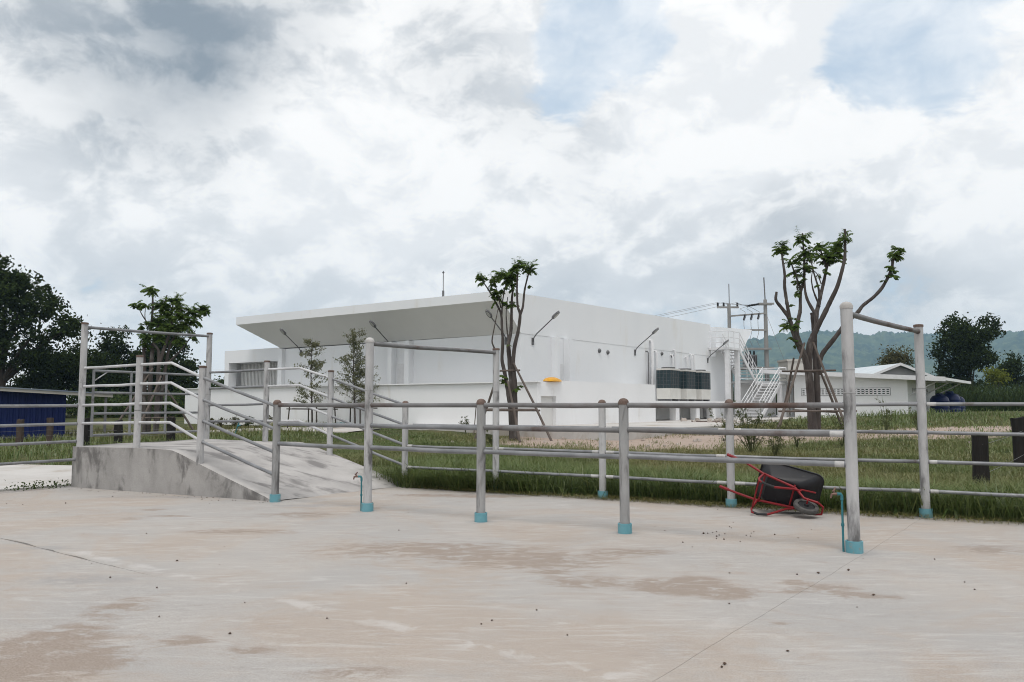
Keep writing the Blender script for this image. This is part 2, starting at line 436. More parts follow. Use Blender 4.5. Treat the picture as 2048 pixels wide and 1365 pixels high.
# ------------------------------------------------------------------ site layout
RV = np.array([.6, .8]); LV = np.array([-.8, .6])           # the two directions most of the site is laid out on
HROT = math.atan2(.8, .6)
F0 = np.array([5.53, 10.79]); FD = np.array([-.876, .481]); FN = np.array([.481, .876])   # back fence line, its direction, outward normal
HALL = (.37, 33.0, .62)
PAD_Z = .02


def fence_d(x, y): return (x - F0[0]) * FN[0] + (y - F0[1]) * FN[1]


def hall_local(x, y):
    dx, dy = x - HALL[0], y - HALL[1]
    return dx * .6 + dy * .8, dx * -.8 + dy * .6


def terrain(x, y):
    d = fence_d(x, y)
    h = .64 * smooth01((d - 1.5) / 20.)
    leftish = smooth01((-x - 9) / 6.)
    h = h * (1 - .55 * leftish * (1 - smooth01((d - 16) / 16)))
    bump = (fbm(x * .35, y * .35, 3) - .5) * .16 + (fbm(x * 1.3, y * 1.3, 9) - .5) * .06
    hx, hy = hall_local(x, y)
    flat = smooth01((np.maximum(-hx, 0) - 2) / 3.) if False else 1.
    h = h + bump * smooth01((d - .4) / 2.) * (1 - smooth01((d - 17) / 6) * .8)
    mound = np.exp(-(((x - 25) / 9) ** 2 + ((y - 40) / 4.5) ** 2)) * .55
    h = h + mound
    return np.where(d < .25, -.10, h) - .02


# ground sheet
ax = np.concatenate([-np.geomspace(40, 1290, 22)[::-1], np.arange(-39, 40, .5), np.geomspace(40, 3280, 26)])
ay = np.concatenate([-np.geomspace(6, 510, 18)[::-1], np.arange(-5, 9.6, 1.), np.arange(9.75, 45, .35), np.geomspace(45.4, 2980, 34)])
GX, GY = np.meshgrid(ax, ay)
GZ = terrain(GX, GY); far = np.hypot(GX, GY) > 300; GZ = np.where(far & (GZ > 0), .6, GZ)
nx, ny = len(ax), len(ay)
idx = np.arange(nx * ny).reshape(ny, nx)
FQ = np.stack([idx[:-1, :-1], idx[:-1, 1:], idx[1:, 1:], idx[1:, :-1]], -1).reshape(-1, 4)


def ell(x, y, cx, cy, rx, ry): return np.exp(-(((x - cx) / rx) ** 2 + ((y - cy) / ry) ** 2))


DIRT = [(4.6, 24.5, 3.4, 2.6), (8, 26.5, 3, 2.4), (1.2, 27, 2, 2.2), (13.5, 25.5, 3, 1.6), (17, 28.5, 4, 1.6), (21, 31, 5, 1.6), (24, 28, 4, 1.4), (-1.5, 23.5, 1.5, .8)]


def dirt_mask(x, y):
    return np.clip(sum(ell(x, y, *e) for e in DIRT), 0, 1.3)


g = np_mesh('ground', np.stack([GX, GY, GZ], -1).reshape(-1, 3), FQ, 'ground', attrs={'dirt': dirt_mask(GX, GY).ravel()}, smooth=True)
tag(g, 'rough grassy field ground around the yard and the white hall', 'ground', kind='structure')

# ------------------------------------------------------------------ concrete yard
yard = thing('concrete_yard', (0, 0, 0), 'pale worn concrete yard with brown stains in the foreground', 'yard')
yard['kind'] = 'structure'
J = np.array([.64, 4.3])
STAINS = [(0.58, 6.88, .34, .24), (0.27, 7.74, .85, .46), (-0.90, 8.40, 1.3, .55), (1.5, 6.75, .55, .3), (-2.9, 4.9, .6, .5), (-3.22, 9.57, .75, .22), (1.32, 6.61, .24, .17), (1.57, 6.98, .17, .15), (1.72, 6.44, .24, .19),
          (2.60, 6.65, .28, .20), (2.74, 6.41, .16, .12), (-2.91, 6.05, .22, .34), (-2.67, 4.70, .42, .30), (-2.92, 5.34, .2, .25), (-5.0, 10.65, .17, .12), (-5.11, 11.55, .19, .14),
          (4.95, 8.40, .41, .33), (-2.05, 5.21, .19, .13), (0.34, 7.29, .13, .10), (1.84, 5.62, .09, .06), (1.25, 8.26, .41, .21), (-2.89, 11.03, .61, .30), (1.14, 6.94, .07, .06),
          (2.4, 6.9, .12, .1), (2.2, 6.55, .1, .08), (3.0, 6.35, .1, .07), (-4.6, 10.9, .35, .12), (-1.6, 5.0, .2, .1), (-0.9, 4.6, .3, .12), (-3.2, 4.1, .4, .3), (-.5, 13.2, .9, .25), (-1.4, 13.4, .8, .2)]


def slab(r0, r1, l0, l1, step):
    nr = max(2, int((r1 - r0) / step)); nl = max(2, int((l1 - l0) / step))
    rr = np.linspace(r0, r1, nr + 1); ll = np.linspace(l0, l1, nl + 1)
    RR, LL = np.meshgrid(rr, ll)
    # far edge follows the back fence
    k = RV @ FN
    base = J[0] * FN[0] + J[1] * FN[1] - F0 @ FN
    rmax = (.12 - base - LL * (LV @ FN)) / k
    clamp = RR >= rmax
    RC = np.minimum(RR, rmax)
    # hand-worked edges along the joints
    wob = (fbm(LL * 2.2, RR * 0 + 3.3, 5) - .5) * .035; wob2 = (fbm(RR * 2.2, LL * 0 + 1.1, 6) - .5) * .03
    crack = smooth01((LL - 4.6) / 1.2) * (.008 + .05 * np.clip(fbm(LL * 3.1, LL * 0 + 9, 15) - .42, 0, 1) * 2)
    RC = np.where(RR == (r0 if r0 > 0 else r1), RC + (wob + (crack if r0 > 0 else 0)) * (abs(RR) < .2), RC)
    LC = np.where(LL == (l0 if l0 > 0 else l1), LL + wob2 * (abs(LL) < .2), LL)
    X = J[0] + RC * RV[0] + LC * LV[0]; Y = J[1] + RC * RV[1] + LC * LV[1]
    Z = (fbm(X * .5, Y * .5, 21) - .5) * .012
    n1, n0 = RR.shape
    st = np.clip(sum(ell(X, Y, *e) for e in STAINS), 0, 1.2)
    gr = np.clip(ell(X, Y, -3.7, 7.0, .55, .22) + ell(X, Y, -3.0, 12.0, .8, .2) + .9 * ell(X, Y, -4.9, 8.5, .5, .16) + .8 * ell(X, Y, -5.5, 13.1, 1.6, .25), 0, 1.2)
    gr = np.clip(gr + sum(.95 * ell(X, Y, fx, fy, .21, .19) for fx, fy in ((3.49, 8.26), (1.32, 9.46), (-.40, 10.38), (-2.04, 11.39), (-3.67, 12.49), (3.23, 11.88), (5.53, 10.79))), 0, 1.2)  # grime round the post feet, with contact shade painted in
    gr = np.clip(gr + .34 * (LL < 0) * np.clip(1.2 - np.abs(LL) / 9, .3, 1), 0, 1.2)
    sl = np.clip(np.exp(-((LL - .16) / .13) ** 2) * (RR > 0) * .5 + np.exp(-((RR - .14) / .12) ** 2) * (LL > 0) * .8, 0, 1)
    top = np.stack([X, Y, Z], -1).reshape(-1, 3)
    ii = np.arange(n1 * n0).reshape(n1, n0)
    q = np.stack([ii[:-1, :-1], ii[:-1, 1:], ii[1:, 1:], ii[1:, :-1]], -1)
    keep = ~(clamp[:-1, :-1] & clamp[:-1, 1:] & clamp[1:, 1:] & clamp[1:, :-1])
    q = q[keep].reshape(-1, 4)[:, ::-1]
    # skirt: drop the rim 8 cm
    rim = [ii[0, :], ii[:, -1], ii[-1, ::-1], ii[::-1, 0]]; ring = np.concatenate([r[:-1] for r in rim])
    low = top[ring].copy(); low[:, 2] -= .08
    nb = len(top); m = len(ring); a = ring; b2 = np.roll(ring, -1); c = nb + np.roll(np.arange(m), -1); d = nb + np.arange(m)
    V = np.concatenate([top, low]); sk = np.stack([a, b2, c, d], -1)

    def ext(v): return np.concatenate([v.ravel(), v.ravel()[ring]])
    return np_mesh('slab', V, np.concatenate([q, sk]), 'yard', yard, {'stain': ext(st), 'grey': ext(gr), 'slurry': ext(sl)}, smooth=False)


GAP = .0014
GR = .0004
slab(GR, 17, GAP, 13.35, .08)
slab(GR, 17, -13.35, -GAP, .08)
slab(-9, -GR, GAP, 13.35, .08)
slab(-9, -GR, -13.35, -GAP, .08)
b = MB(); cs = [(-9.05, -13.4), (9.5, -13.4), (9.6, 13.38), (-9.05, 13.38)]
b.add([(J[0] + r * RV[0] + l * LV[0], J[1] + r * RV[1] + l * LV[1], -.016) for r, l in cs], [(0, 1, 2, 3)])
b.build('joint_bed', 'joint', yard, False)

# pad on the far side of the left fence
b = MB()
pad = [(-8.17, 15.02), (-8.98, 14.03), (-12.6, 9.2), (-26, 19.0), (-18.0, 20.3), (-12.3, 19.4), (-10.2, 18.9), (-8.9, 17.9)]
b.hexa([(x, y, -.2) for x, y in pad], [(x, y, PAD_Z + (.05 if y > 15.5 else 0)) for x, y in pad])
tag(b.build('concrete_pad', 'pale_conc', None, False), 'pale concrete pad beyond the fence at the left edge', 'pad', kind='structure')

# path sweeping in front of the hall, and the apron round it
def strip(name, pts, w, z, mat, label, cat):
    pts = np.array(pts, float); V = []; Q = []
    t = np.linspace(0, 1, 40); s = np.linspace(0, 1, len(pts))
    px = np.interp(t, s, pts[:, 0]); py = np.interp(t, s, pts[:, 1])
    for _ in range(3):
        px[1:-1] = (px[:-2] + px[1:-1] * 2 + px[2:]) / 4; py[1:-1] = (py[:-2] + py[1:-1] * 2 + py[2:]) / 4
    tx, ty = np.gradient(px), np.gradient(py); ln = np.hypot(tx, ty); nx_, ny_ = -ty / ln, tx / ln
    b = MB()
    for i in range(40):
        for sgn in (-1, 1):
            x, y = px[i] + sgn * nx_[i] * w / 2, py[i] + sgn * ny_[i] * w / 2
            zt = float(terrain(np.array(x), np.array(y))) + z
            V += [(x, y, zt), (x, y, zt - .25)]
    for i in range(39):
        a = i * 4; c = a + 4
        Q += [(a + 2, c + 2, c, a), (a, c, c + 1, a + 1), (c + 2, a + 2, a + 3, c + 3)]
    b.add(V, Q)
    return tag(b.build(name, mat, None, True), label, cat, kind='structure')


strip('path', [(-36, 46), (-26, 41), (-21, 38), (-17, 37.5), (-13, 37.2), (-9, 34.6), (-6, 32.6)], 1.9, .05, 'pale_conc', 'pale concrete path curving along the white wall of the hall', 'path')
b = MB()
ap = [(-4.3, -7.2), (2, -7.6), (9, -7.0), (20, -6.4), (34, -6.0), (34, 4), (-1.5, 4), (-2.6, 4)]
b.hexa([(HALL[0] + x * .6 - y * .8, HALL[1] + x * .8 + y * .6, .2) for x, y in ap], [(HALL[0] + x * .6 - y * .8, HALL[1] + x * .8 + y * .6, .70) for x, y in ap])
tag(b.build('apron', 'pale_conc', None, False), 'pale concrete apron along the right side of the white hall', 'apron', kind='structure')

# ------------------------------------------------------------------ forested hills
hu = np.array([1340, 1400, 1450, 1480, 1510, 1545, 1570, 1640, 1700, 1740, 1800, 1850, 1900, 1960, 2048, 2200, 2400, 2700])
hv = np.array([811, 780, 728, 706, 690, 676, 672, 667, 667, 672, 668, 672, 667, 668, 665, 660, 664, 700])
na, nr_ = 430, 150
tan = np.linspace((1340 - 1024) / 1593, (2700 - 1024) / 1593, na); rr = np.linspace(1650, 2900, nr_)
TA, RR_ = np.meshgrid(tan, rr)
ridge = np.interp(TA * 1593 + 1024, hu, (809.5 - hv) * 2450 / 1593)
up_ = smooth01((RR_ - 1680) / 780.); dn = 1 - smooth01((RR_ - 2480) / 400.) * .8
HX = TA * RR_; HY = RR_
rel = fbm(HX / 230, HY / 230, 31, 4) - .5
HZ = ridge * up_ * dn * (1 + rel * .95 * (1 - smooth01((RR_ - 2250) / 200))) + up_ * (fbm(HX / 21, HY / 21, 77, 2) - .5) * 30 + up_ * RNG.normal(0, 2.2, HX.shape)
ii = np.arange(na * nr_).reshape(nr_, na)
q = np.stack([ii[:-1, :-1], ii[:-1, 1:], ii[1:, 1:], ii[1:, :-1]], -1).reshape(-1, 4)
h = np_mesh('hills', np.stack([HX, HY, HZ], -1).reshape(-1, 3), q, 'hill', smooth=True)
tag(h, 'long forested hill ridge in the distance at the right', 'hill', kind='structure')

# ------------------------------------------------------------------ white hall
OFF = HALL[2]


class LB(MB):       # mesh written with heights above datum, stored from the thing's base
    def build(s, *a, **k):
        s.v = [(x, y, z - OFF) for x, y, z in s.v]
        return MB.build(s, *a, **k)


hall = thing('white_hall', HALL, 'long white hall with a wide slanted canopy under its roof edge', 'building', rz=HROT)
# lower walls: left face is the plane x=0, right face the plane y=0 (both seen from outside)
b = LB(); b.box(0, 22.5, .012, 15.9, .55, 4.452); b.build('wall', 'plaster', hall, False)
# inverted canopy with its flush right gable
b = LB()
lo = [(0, 0, 4.455), (19.75, 0, 4.455), (19.75, 15.95, 4.5), (0, 15.95, 4.51)]
mi = [(-1.25, 0, 5.73), (19.75, 0, 5.85), (19.75, 18.2, 5.95), (-1.25, 18.2, 5.80)]
tp = [(-1.25, 0, 6.11), (19.75, 0, 6.40), (19.75, 18.2, 6.5), (-1.25, 18.2, 6.215)]
b.add(lo + mi, [(3, 2, 1, 0), (2, 3, 7, 6), (3, 0, 4, 7)]); b.build('soffit', 'soffit', hall, False)
b = LB(); b.add(lo + mi + tp, [(0, 1, 5, 4), (1, 2, 6, 5), (4, 5, 9, 8), (5, 6, 10, 9), (6, 7, 11, 10), (7, 4, 8, 11), (8, 9, 10, 11)])
b.build('roof', 'plaster', hall, False)
# rear end of the roof beyond the stair notch
b = LB()
rp = [(20.55, 6.33), (26.95, 6.63), (24.55, 4.62), (22.95, 3.73), (22.6, 3.5), (20.55, 3.5)]
b.hexa([(x, 6., z) for x, z in rp], [(x, .02, z) for x, z in rp]); b.build('rear_wing', 'plaster', hall, False)
b = LB(); b.box(19.78, 20.52, .9, 15, 4.5, 6.1); b.build('recess_wall', 'plaster', hall, False)
b = LB(); b.box(19.85, 20.5, .86, .9, 4.98, 6.05); b.build('door', 'steel_white', hall, False)
# fins and service doors
for y0, y1 in ((6.15, 6.42), (7.25, 7.5)):
    b = LB(); b.box(-.32, -.003, y0, y1, .6, 4.43); b.build('fin', 'plaster', hall, False)
b = LB(); b.box(-.05, -.004, 6.55, 7.12, .66, 3.40); dr = b.build('door', 'steel_white', hall, False)
b = LB(); b.box(-.085, -.052, 7.02, 7.06, 1.62, 1.75); b.build('handle', 'lamp_grey', dr, False)
for x0, x1 in ((2.25, 2.5), (3.25, 3.5)):
    b = LB(); b.box(x0, x1, -.30, .007, .6, 4.43); b.build('fin', 'plaster', hall, False)
b = LB(); b.box(2.6, 3.15, -.01, .008, .66, 3.3); b.build('door', 'steel_white', hall, False)
b = LB(); b.box(-.22, -.003, 15.55, 15.9, .6, 4.46); b.build('column', 'plaster', hall, False)
# annex with louvred opening
b = LB(); b.box(-.02, 5, 16.0, 21.05, 3.84, 4.55); b.build('annex_parapet', 'plaster', hall, False)
b = LB(); b.box(-.018, .5, 20.62, 21.03, .6, 3.838); b.build('annex_pier', 'plaster', hall, False)
b = LB(); b.box(.02, .3, 16.0, 20.62, .6, 2.32); b.build('annex_wall', 'plaster', hall, False)
b = LB(); b.box(1.3, 4.9, 15.95, 21.0, .6, 3.838); b.build('annex_back_wall', 'soffit', hall, False)
b = LB(); b.box(.5, 1.3, 20.9, 21.02, .6, 3.837); b.build('annex_end_wall', 'plaster', hall, False)
for i in range(34):
    y = 16.2 + i * .13
    b = LB() if i == 0 else b
    if i == 0:
        b.box(.75, .83, 0, .05, 2.25, 3.83); sl0 = b.build('slat', 'soffit', hall, False); sl0.location.y = y
    else:
        c = sl0.copy(); COL.objects.link(c); c.parent = hall; c.location.y = y
# lightning rod, vents, pipes on the walls
b = LB(); b.tube([(-.6, 3.8, 6.1), (-.6, 3.8, 6.5)], .05, 8); b.tube([(-.6, 3.8, 6.5), (-.6, 3.8, 7.38)], .018, 6)
b.tube([(-.6, 3.8, 7.28), (-.6, 3.8, 7.33)], .05, 8); b.build('lightning_rod', 'lamp_grey', hall)
for x, z in ((6.35, 4.07), (7.15, 4.03), (13.0, 4.27), (14.3, 4.2)):
    b = LB(); b.lathe([(.11, 0), (.10, .05), (.06, .09), (.01, .1)], (0, 0, 0), 12)
    b.v = [(x + vx, .01 - vz, z + vy) for vx, vy, vz in b.v]; b.build('wall_vent', 'lamp_grey', hall)
for x, z0, z1, rad in ((11.6, 1.7, 4.9, .09), (11.15, 2.4, 4.3, .035), (12.1, 1.7, 4.35, .06), (14.1, 3.4, 4.25, .05), (14.4, 3.4, 4.55, .045), (16.0, 3.4, 4.2, .05), (16.6, 3.4, 4.4, .05), (16.95, 3.4, 4.4, .05)):
    b = LB(); b.tube([(x, -.14, z0), (x, -.14, z1 - .1), (x, -.10, z1), (x, .03, z1)], rad, 8); b.build('pipe', 'steel_white' if rad > .04 else 'lamp_grey', hall)


def from_hall(x, y, z=0): return (HALL[0] + x * .6 - y * .8, HALL[1] + x * .8 + y * .6, z)


# flood lamps on bracket arms
def wall_lamp(x, y, z, out, label):
    """out: unit vector in hall frame pointing away from the wall"""
    o = thing('wall_lamp', from_hall(x, y, z), label, 'wall lamp', 'lamps on arms along the hall walls', HROT)
    ox, oy = out
    P = lambda d, zz, s=0: (ox * d - oy * s, oy * d + ox * s, zz)
    b = MB(); b.tube([P(0, -.14), P(.05, -.14), P(.07, .02), P(.2, .17), P(1.05, .80)], .025, 8); b.build('arm', 'lamp_grey', o)
    b = MB(); b.hexa([P(.0, -.28, -.07), P(.035, -.28, -.07), P(.035, -.28, .07), P(0, -.28, .07)], [P(0, .02, -.07), P(.035, .02, -.07), P(.035, .02, .07), P(0, .02, .07)]); b.build('bracket', 'lamp_grey', o, False)
    b = MB(); n = 14; ring = []
    for k in range(n):
        t = 2 * math.pi * k / n; d = .23 * math.cos(t); s = .11 * math.sin(t) * (1 - .25 * math.cos(t)); ring.append((d, s))
    bt = [P(1.2 + d * .80, .91 + d * .59 - .03, s) for d, s in ring]; tpp = [P(1.2 + d * .80 - .03, .91 + d * .59 + .05, s * .8) for d, s in ring]
    b.hexa(bt, tpp); hd = b.build('lamp_head', 'lamp_grey', o)
    b = MB(); b.hexa([P(1.22 + d * .5, .925 + d * .37 - .05, s * .6) for d, s in ring], [P(1.22 + d * .5, .925 + d * .37 - .025, s * .6) for d, s in ring]); b.build('lens', 'lamp_lens', hd)


for y, lb in ((.76, 'grey lamp on an arm under the canopy beside the hall corner'), (7.62, 'grey lamp on an arm under the canopy above the service door'), (14.22, 'grey lamp on an arm under the left end of the canopy')):
    wall_lamp(-.003, y, 4.3, (-1, 0), lb)
for x, lb in ((.85, 'grey lamp on an arm on the right face, next to the hall corner'), (9.94, 'grey lamp on an arm on the right face, left of the condensers'), (19.2, 'grey lamp on an arm at the right face, beside the stair landing')):
    wall_lamp(x, .01, 4.3, (0, -1), lb)

# low boundary wall round the hall corner
lw = thing('boundary_wall', HALL, 'low white boundary wall standing in front of the hall', 'wall', rz=HROT)
b = LB(); b.box(-2.0, -1.85, -2.23, 21.7, .45, 2.34); b.build('wall_panel', 'plaster2', lw, False)
b = LB(); b.box(-1.85, -1.75, -2.226, -2.05, .45, 2.338); b.box(-.72, 7.75, -2.228, -2.05, .45, 2.44); b.box(-1.75, -.72, -2.227, -2.05, 1.82, 2.37)
b.build('wall_panel', 'plaster2', lw, False)
b = LB(); b.box(-1.75, -.72, -2.06, -2.02, .6, 1.82); b.build('recess_panel', 'soffit', lw, False)
b = LB(); b.box(-2.1, -1.8, -2.33, 21.75, 2.341, 2.385); b.build('coping', 'plaster2', lw, False)

# sack lying on it
b = MB(); V = []; n, m_ = 18, 8
for j in range(m_ + 1):
    t = math.pi * j / m_
    for k in range(n):
        p = 2 * math.pi * k / n
        V.append((.62 * math.sin(t) * math.cos(p), .26 * math.sin(t) * math.sin(p), (.03 if math.cos(t) < 0 else .03 + .13 * math.cos(t)) + (.02 * math.cos(t)) + .012 * math.sin(5 * p + t * 3)))
b.add(V, [(j * n + k, j * n + (k + 1) % n, (j + 1) * n + (k + 1) % n, (j + 1) * n + k) for j in range(m_) for k in range(n)][::1])
o = b.build('sack', 'yellow', None); o.location = from_hall(-.85, -2.14, 2.372); o.rotation_euler = (0, 0, HROT + .1)
tag(o, 'bright yellow sack lying on top of the low white wall', 'sack')

# condenser platform and condensers
pl = thing('service_platform', HALL, 'white concrete platform on columns carrying the condensers', 'platform', rz=HROT)
b = LB(); b.box(8.05, 18.7, -1.95, .03, 1.5, 1.68); b.build('deck', 'plaster2', pl, False)
for x in (10.75, 13.25, 15.4, 17.9):
    b = LB(); b.box(x, x + .42, -1.85, -1.5, .6, 1.498); b.build('column', 'plaster2', pl, False)
b = LB(); b.box(8.1, 18.6, -.1, .03, .6, 1.498); b.build('back_panel', 'soffit', pl, False)
for k, (x, lb) in enumerate(((11.08, 'tall dark-grilled condenser with beige base, left of three on the platform'), (13.08, 'tall dark-grilled condenser with beige base, middle of three on the platform'), (15.02, 'tall dark-grilled condenser with beige base, right of three on the platform'))):
    ac = thing('condenser', from_hall(x, -1.4, 1.68), lb, 'condenser', 'air conditioning condensers on the platform', HROT)
    w, dp, ht = 1.24, .78, 1.72
    b = MB(); b.box(0, w, 0, dp, .10, .66); b.build('lower_panel', 'ac_beige', ac, bevel=.01)
    b = MB(); b.box(.03, w - .03, .03, dp - .03, .66, ht - .12); b.build('coil', 'ac_dark', ac, False)
    for px, py in ((0, 0), (w - .025, 0), (0, dp - .025), (w - .025, dp - .025)): b = MB(); b.box(px, px + .025, py, py + .025, .66, ht - .12); b.build('corner_post', 'ac_dark', ac, False)
    b = MB(); b.box(0, w, 0, dp, ht - .12, ht - .03); b.build('top_frame', 'ac_beige', ac, False)
    gr = MB()
    for i in range(1, 6): gr.box(w * i / 6 - .006, w * i / 6 + .006, .008, .026, .66, ht - .12)
    for i in range(1, 5): gr.box(.05, w - .05, .004, .022, .66 + .188 * i, .67 + .188 * i); gr.box(.004, .022, .05, dp - .05, .66 + .188 * i, .67 + .188 * i)
    for i in range(1, 4): gr.box(.008, .026, dp * i / 4 - .006, dp * i / 4 + .006, .66, ht - .12)
    gr.build('grille', 'lamp_grey', ac, False)
    b = MB(); b.lathe([(.34, 0), (.36, .02), (.36, .07), (.33, .08), (.32, .05), (.05, .06)], (w / 2, dp / 2, ht - .03), 22); b.build('fan_guard', 'lamp_grey', ac)
    for px in (.1, w - .25): b = MB(); b.box(px, px + .15, .02, dp - .02, 0, .10); b.build('foot', 'lamp_grey', ac, False)
# small white condenser below the deck
sc_ = thing('small_condenser', from_hall(16.3, -1.2, .70), 'small white fan unit on the apron under the platform', 'condenser', None, HROT)
b = MB(); b.box(0, .85, 0, .32, .06, .62); b.build('casing', 'steel_white', sc_, bevel=.015)
b = MB(); b.lathe([(.24, 0), (.24, .02), (.22, .03), (.05, .03)], (0, 0, 0), 20); b.v = [(.36 + x, -z, .34 + y) for x, y, z in b.v]; b.build('fan_grille', 'lamp_grey', sc_)
for px in (.08, .7): b = MB(); b.box(px, px + .08, .01, .31, 0, .06); b.build('foot', 'lamp_grey', sc_, False)
bx = thing('junction_box', from_hall(9.3, -.24, 1.1), 'grey junction box with conduit under the condenser platform', 'junction box', None, HROT)
b = MB(); b.box(0, .5, 0, .14, -.2, .3); b.build('box', 'soffit', bx, bevel=.01); b = MB(); b.tube([(.25, .07, .3), (.25, .07, .39)], .03, 8); b.build('conduit', 'lamp_grey', bx)

# escape stair
stair = thing('stair', HALL, 'white steel stair with two flights climbing to the hall roof', 'stair', rz=HROT)
Z0, ZM, ZT = .70, 2.90, 4.96
b = LB(); b.box(19.4, 21.3, -1.3, -.01, ZT - .14, ZT); b.build('landing', 'steel_white', stair, False)
b = LB(); b.box(24.2, 25.5, -2.75, -.05, ZM - .12, ZM); b.build('landing', 'steel_white', stair, False)
def flight(xa, za, xb, zb, y0, y1, n):
    for i in range(n):
        f = (i + .5) / n; x = xa + (xb - xa) * f; z = za + (zb - za) * (i + 1) / (n + 1)
        b = LB(); b.box(x - .14, x + .14, y0 + .03, y1 - .03, z - .05, z); b.build('tread', 'steel_white', stair, False)
    for y in (y0, y1):
        b = LB(); b.hexa([(xa, y - .025, za - .26), (xb, y - .025, zb - .26), (xb, y + .025, zb - .26), (xa, y + .025, za - .26)], [(xa, y - .025, za + .02), (xb, y - .025, zb + .02), (xb, y + .025, zb + .02), (xa, y + .025, za + .02)])
        b.build('stringer', 'steel_white', stair, False)
        for hgt in (.35, .65, .98):
            b = LB(); b.tube([(xa, y, za + hgt), (xb, y, zb + hgt)], .025, 6); b.build('handrail' if hgt > .9 else 'rail', 'steel_white', stair)
        for i in range(5):
            f = i / 4; x = xa + (xb - xa) * f; z = za + (zb - za) * f
            b = LB(); b.tube([(x, y, z), (x, y, z + .98)], .022, 6); b.build('baluster', 'steel_white', stair)
flight(21.3, ZT, 24.2, ZM, -1.22, -.12, 10)
flight(24.2, ZM, 20.4, Z0, -2.7, -1.6, 11)
for hgt in (.3, .6, .98):
    b = LB(); b.tube([(19.42, -.05, ZT + hgt), (19.42, -1.26, ZT + hgt), (21.28, -1.26, ZT + hgt)], .022, 6); b.build('rail', 'steel_white', stair)
    b = LB(); b.tube([(24.25, -.1, ZM + hgt), (25.46, -.1, ZM + hgt), (25.46, -2.7, ZM + hgt), (24.25, -2.7, ZM + hgt)], .022, 6); b.build('rail', 'steel_white', stair)
for x, y, z in ((19.42, -1.26, ZT), (20.3, -1.26, ZT), (21.25, -1.26, ZT), (25.46, -.1, ZM), (25.46, -1.4, ZM), (25.46, -2.7, ZM)):
    b = LB(); b.tube([(x, y, z), (x, y, z + .98)], .022, 6); b.build('baluster', 'steel_white', stair)
for x, y, z in ((19.55, -1.12, ZT), (21.1, -1.12, ZT), (24.4, -2.6, ZM), (25.3, -2.6, ZM), (25.3, -.2, ZM)):
    b = LB(); b.box(x - .13, x + .13, y - .13, y + .13, .6, z - .142); b.build('column', 'steel_white', stair, False)

# ------------------------------------------------------------------ utility poles with transformer
PY = 62.
up1 = thing('utility_pole', (17.0, PY, .6), 'grey concrete twin-pole power frame rising behind the stair', 'utility pole')
X1, X2 = 0., 2.85
def upart(name, mat, fn): b = MB(); fn(b); return b.build(name, mat, up1)
upart('pole', 'pole', lambda b: b.tube([(X1, 0, -.1), (X1, 0, 8.75)], [.19, .13], 10))
upart('pole', 'pole', lambda b: b.tube([(X2, 0, -.1), (X2, 0, 9.1)], [.21, .14], 10))
upart('rod', 'lamp_grey', lambda b: b.tube([(X1 + .03, 0, 8.7), (X1 + .03, 0, 10.35)], .035, 6))
upart('rod', 'lamp_grey', lambda b: b.tube([(X2, 0, 9.0), (X2 - .06, 0, 10.85)], .05, 6))
upart('crossarm', 'pole', lambda b: b.box(X1 - .95, X1 + .75, -.09, .03, 8.42, 8.56))
for x in (-.88, -.42, .65):
    upart('insulator', 'black', lambda b: b.lathe([(.06, 0), (.09, .06), (.06, .10), (.09, .16), (.06, .2), (.09, .26), (.04, .3)], (x, -.03, 8.56), 10))
upart('crossarm', 'pole', lambda b: b.box(X2 - .6, X2 + .6, -.32, -.18, 8.68, 8.82))
upart('crossarm', 'pole', lambda b: b.box(X2 - .6, X2 + .6, .18, .32, 8.68, 8.82))
for j, dy in enumerate((-.3, 0., .3)):
    upart('strain_insulator', 'black', lambda b: [b.lathe([(.03, -.06), (.09, -.03), (.09, .03), (.03, .06)], (X2 - .65 - .13 * k, dy, 8.72 - .02 * k), 8) for k in range(6)])
upart('beam', 'pole', lambda b: b.hexa([(X1, -.22, 7.72), (X2, -.22, 7.95), (X2, -.1, 7.95), (X1, -.1, 7.72)], [(X1, -.22, 7.84), (X2, -.22, 8.07), (X2, -.1, 8.07), (X1, -.1, 7.84)]))
for x in (1.05, 1.6, 2.15):
    z = 7.78 + x * .08
    upart('fuse_cutout', 'black', lambda b: (b.tube([(x + .1, -.3, z + .02), (x - .02, -.3, z - .42)], .06, 8), b.tube([(x + .2, -.3, z), (x + .06, -.3, z - .45)], .02, 6)))
upart('beam', 'pole', lambda b: b.box(X1, X2, -.22, -.1, 6.62, 6.76))
upart('beam', 'pole', lambda b: b.box(X1 - .2, X2 + .3, -.34, -.18, 5.15, 5.30))
upart('beam', 'pole', lambda b: b.box(X1 - .2, X2 + .3, .18, .34, 5.15, 5.30))
upart('platform_beam', 'pole', lambda b: b.box(X1 - .3, X2 + .35, -.75, -.26, 3.62, 3.80))
upart('platform_beam', 'pole', lambda b: b.box(X1 - .3, X2 + .35, .26, .75, 3.62, 3.80))
for x in (1.05, 1.6, 2.15):
    z = 7.4 + x * .08
    upart('jumper', 'cable', lambda b: b.tube([(x, -.3, z), (x + .02, -.25, 7.0), (x + .08, -.2, 6.5), (x - .1, -.2, 5.9), (x + .1, -.25, 5.4)], .018, 5))
    upart('jumper', 'cable', lambda b: b.tube([(X2 - 1.35, 0, 8.6), (x - .25, -.15, 8.35), (x + .12, -.3, 8.1), (x + .12, -.3, 7.95)], .018, 5))
tr = thing('transformer', (17.0 + 1.55, PY, 4.4), 'dark grey transformer with bushings on the power frame', 'transformer')
b = MB(); b.box(-.45, .45, -.4, .4, 0, .95); b.build('tank', 'lamp_grey', tr, bevel=.03)
b = MB()
for k in range(7): b.box(-.42 + k * .13, -.38 + k * .13, -.55, .55, .1, .85)
b.build('cooling_fins', 'lamp_grey', tr, False)
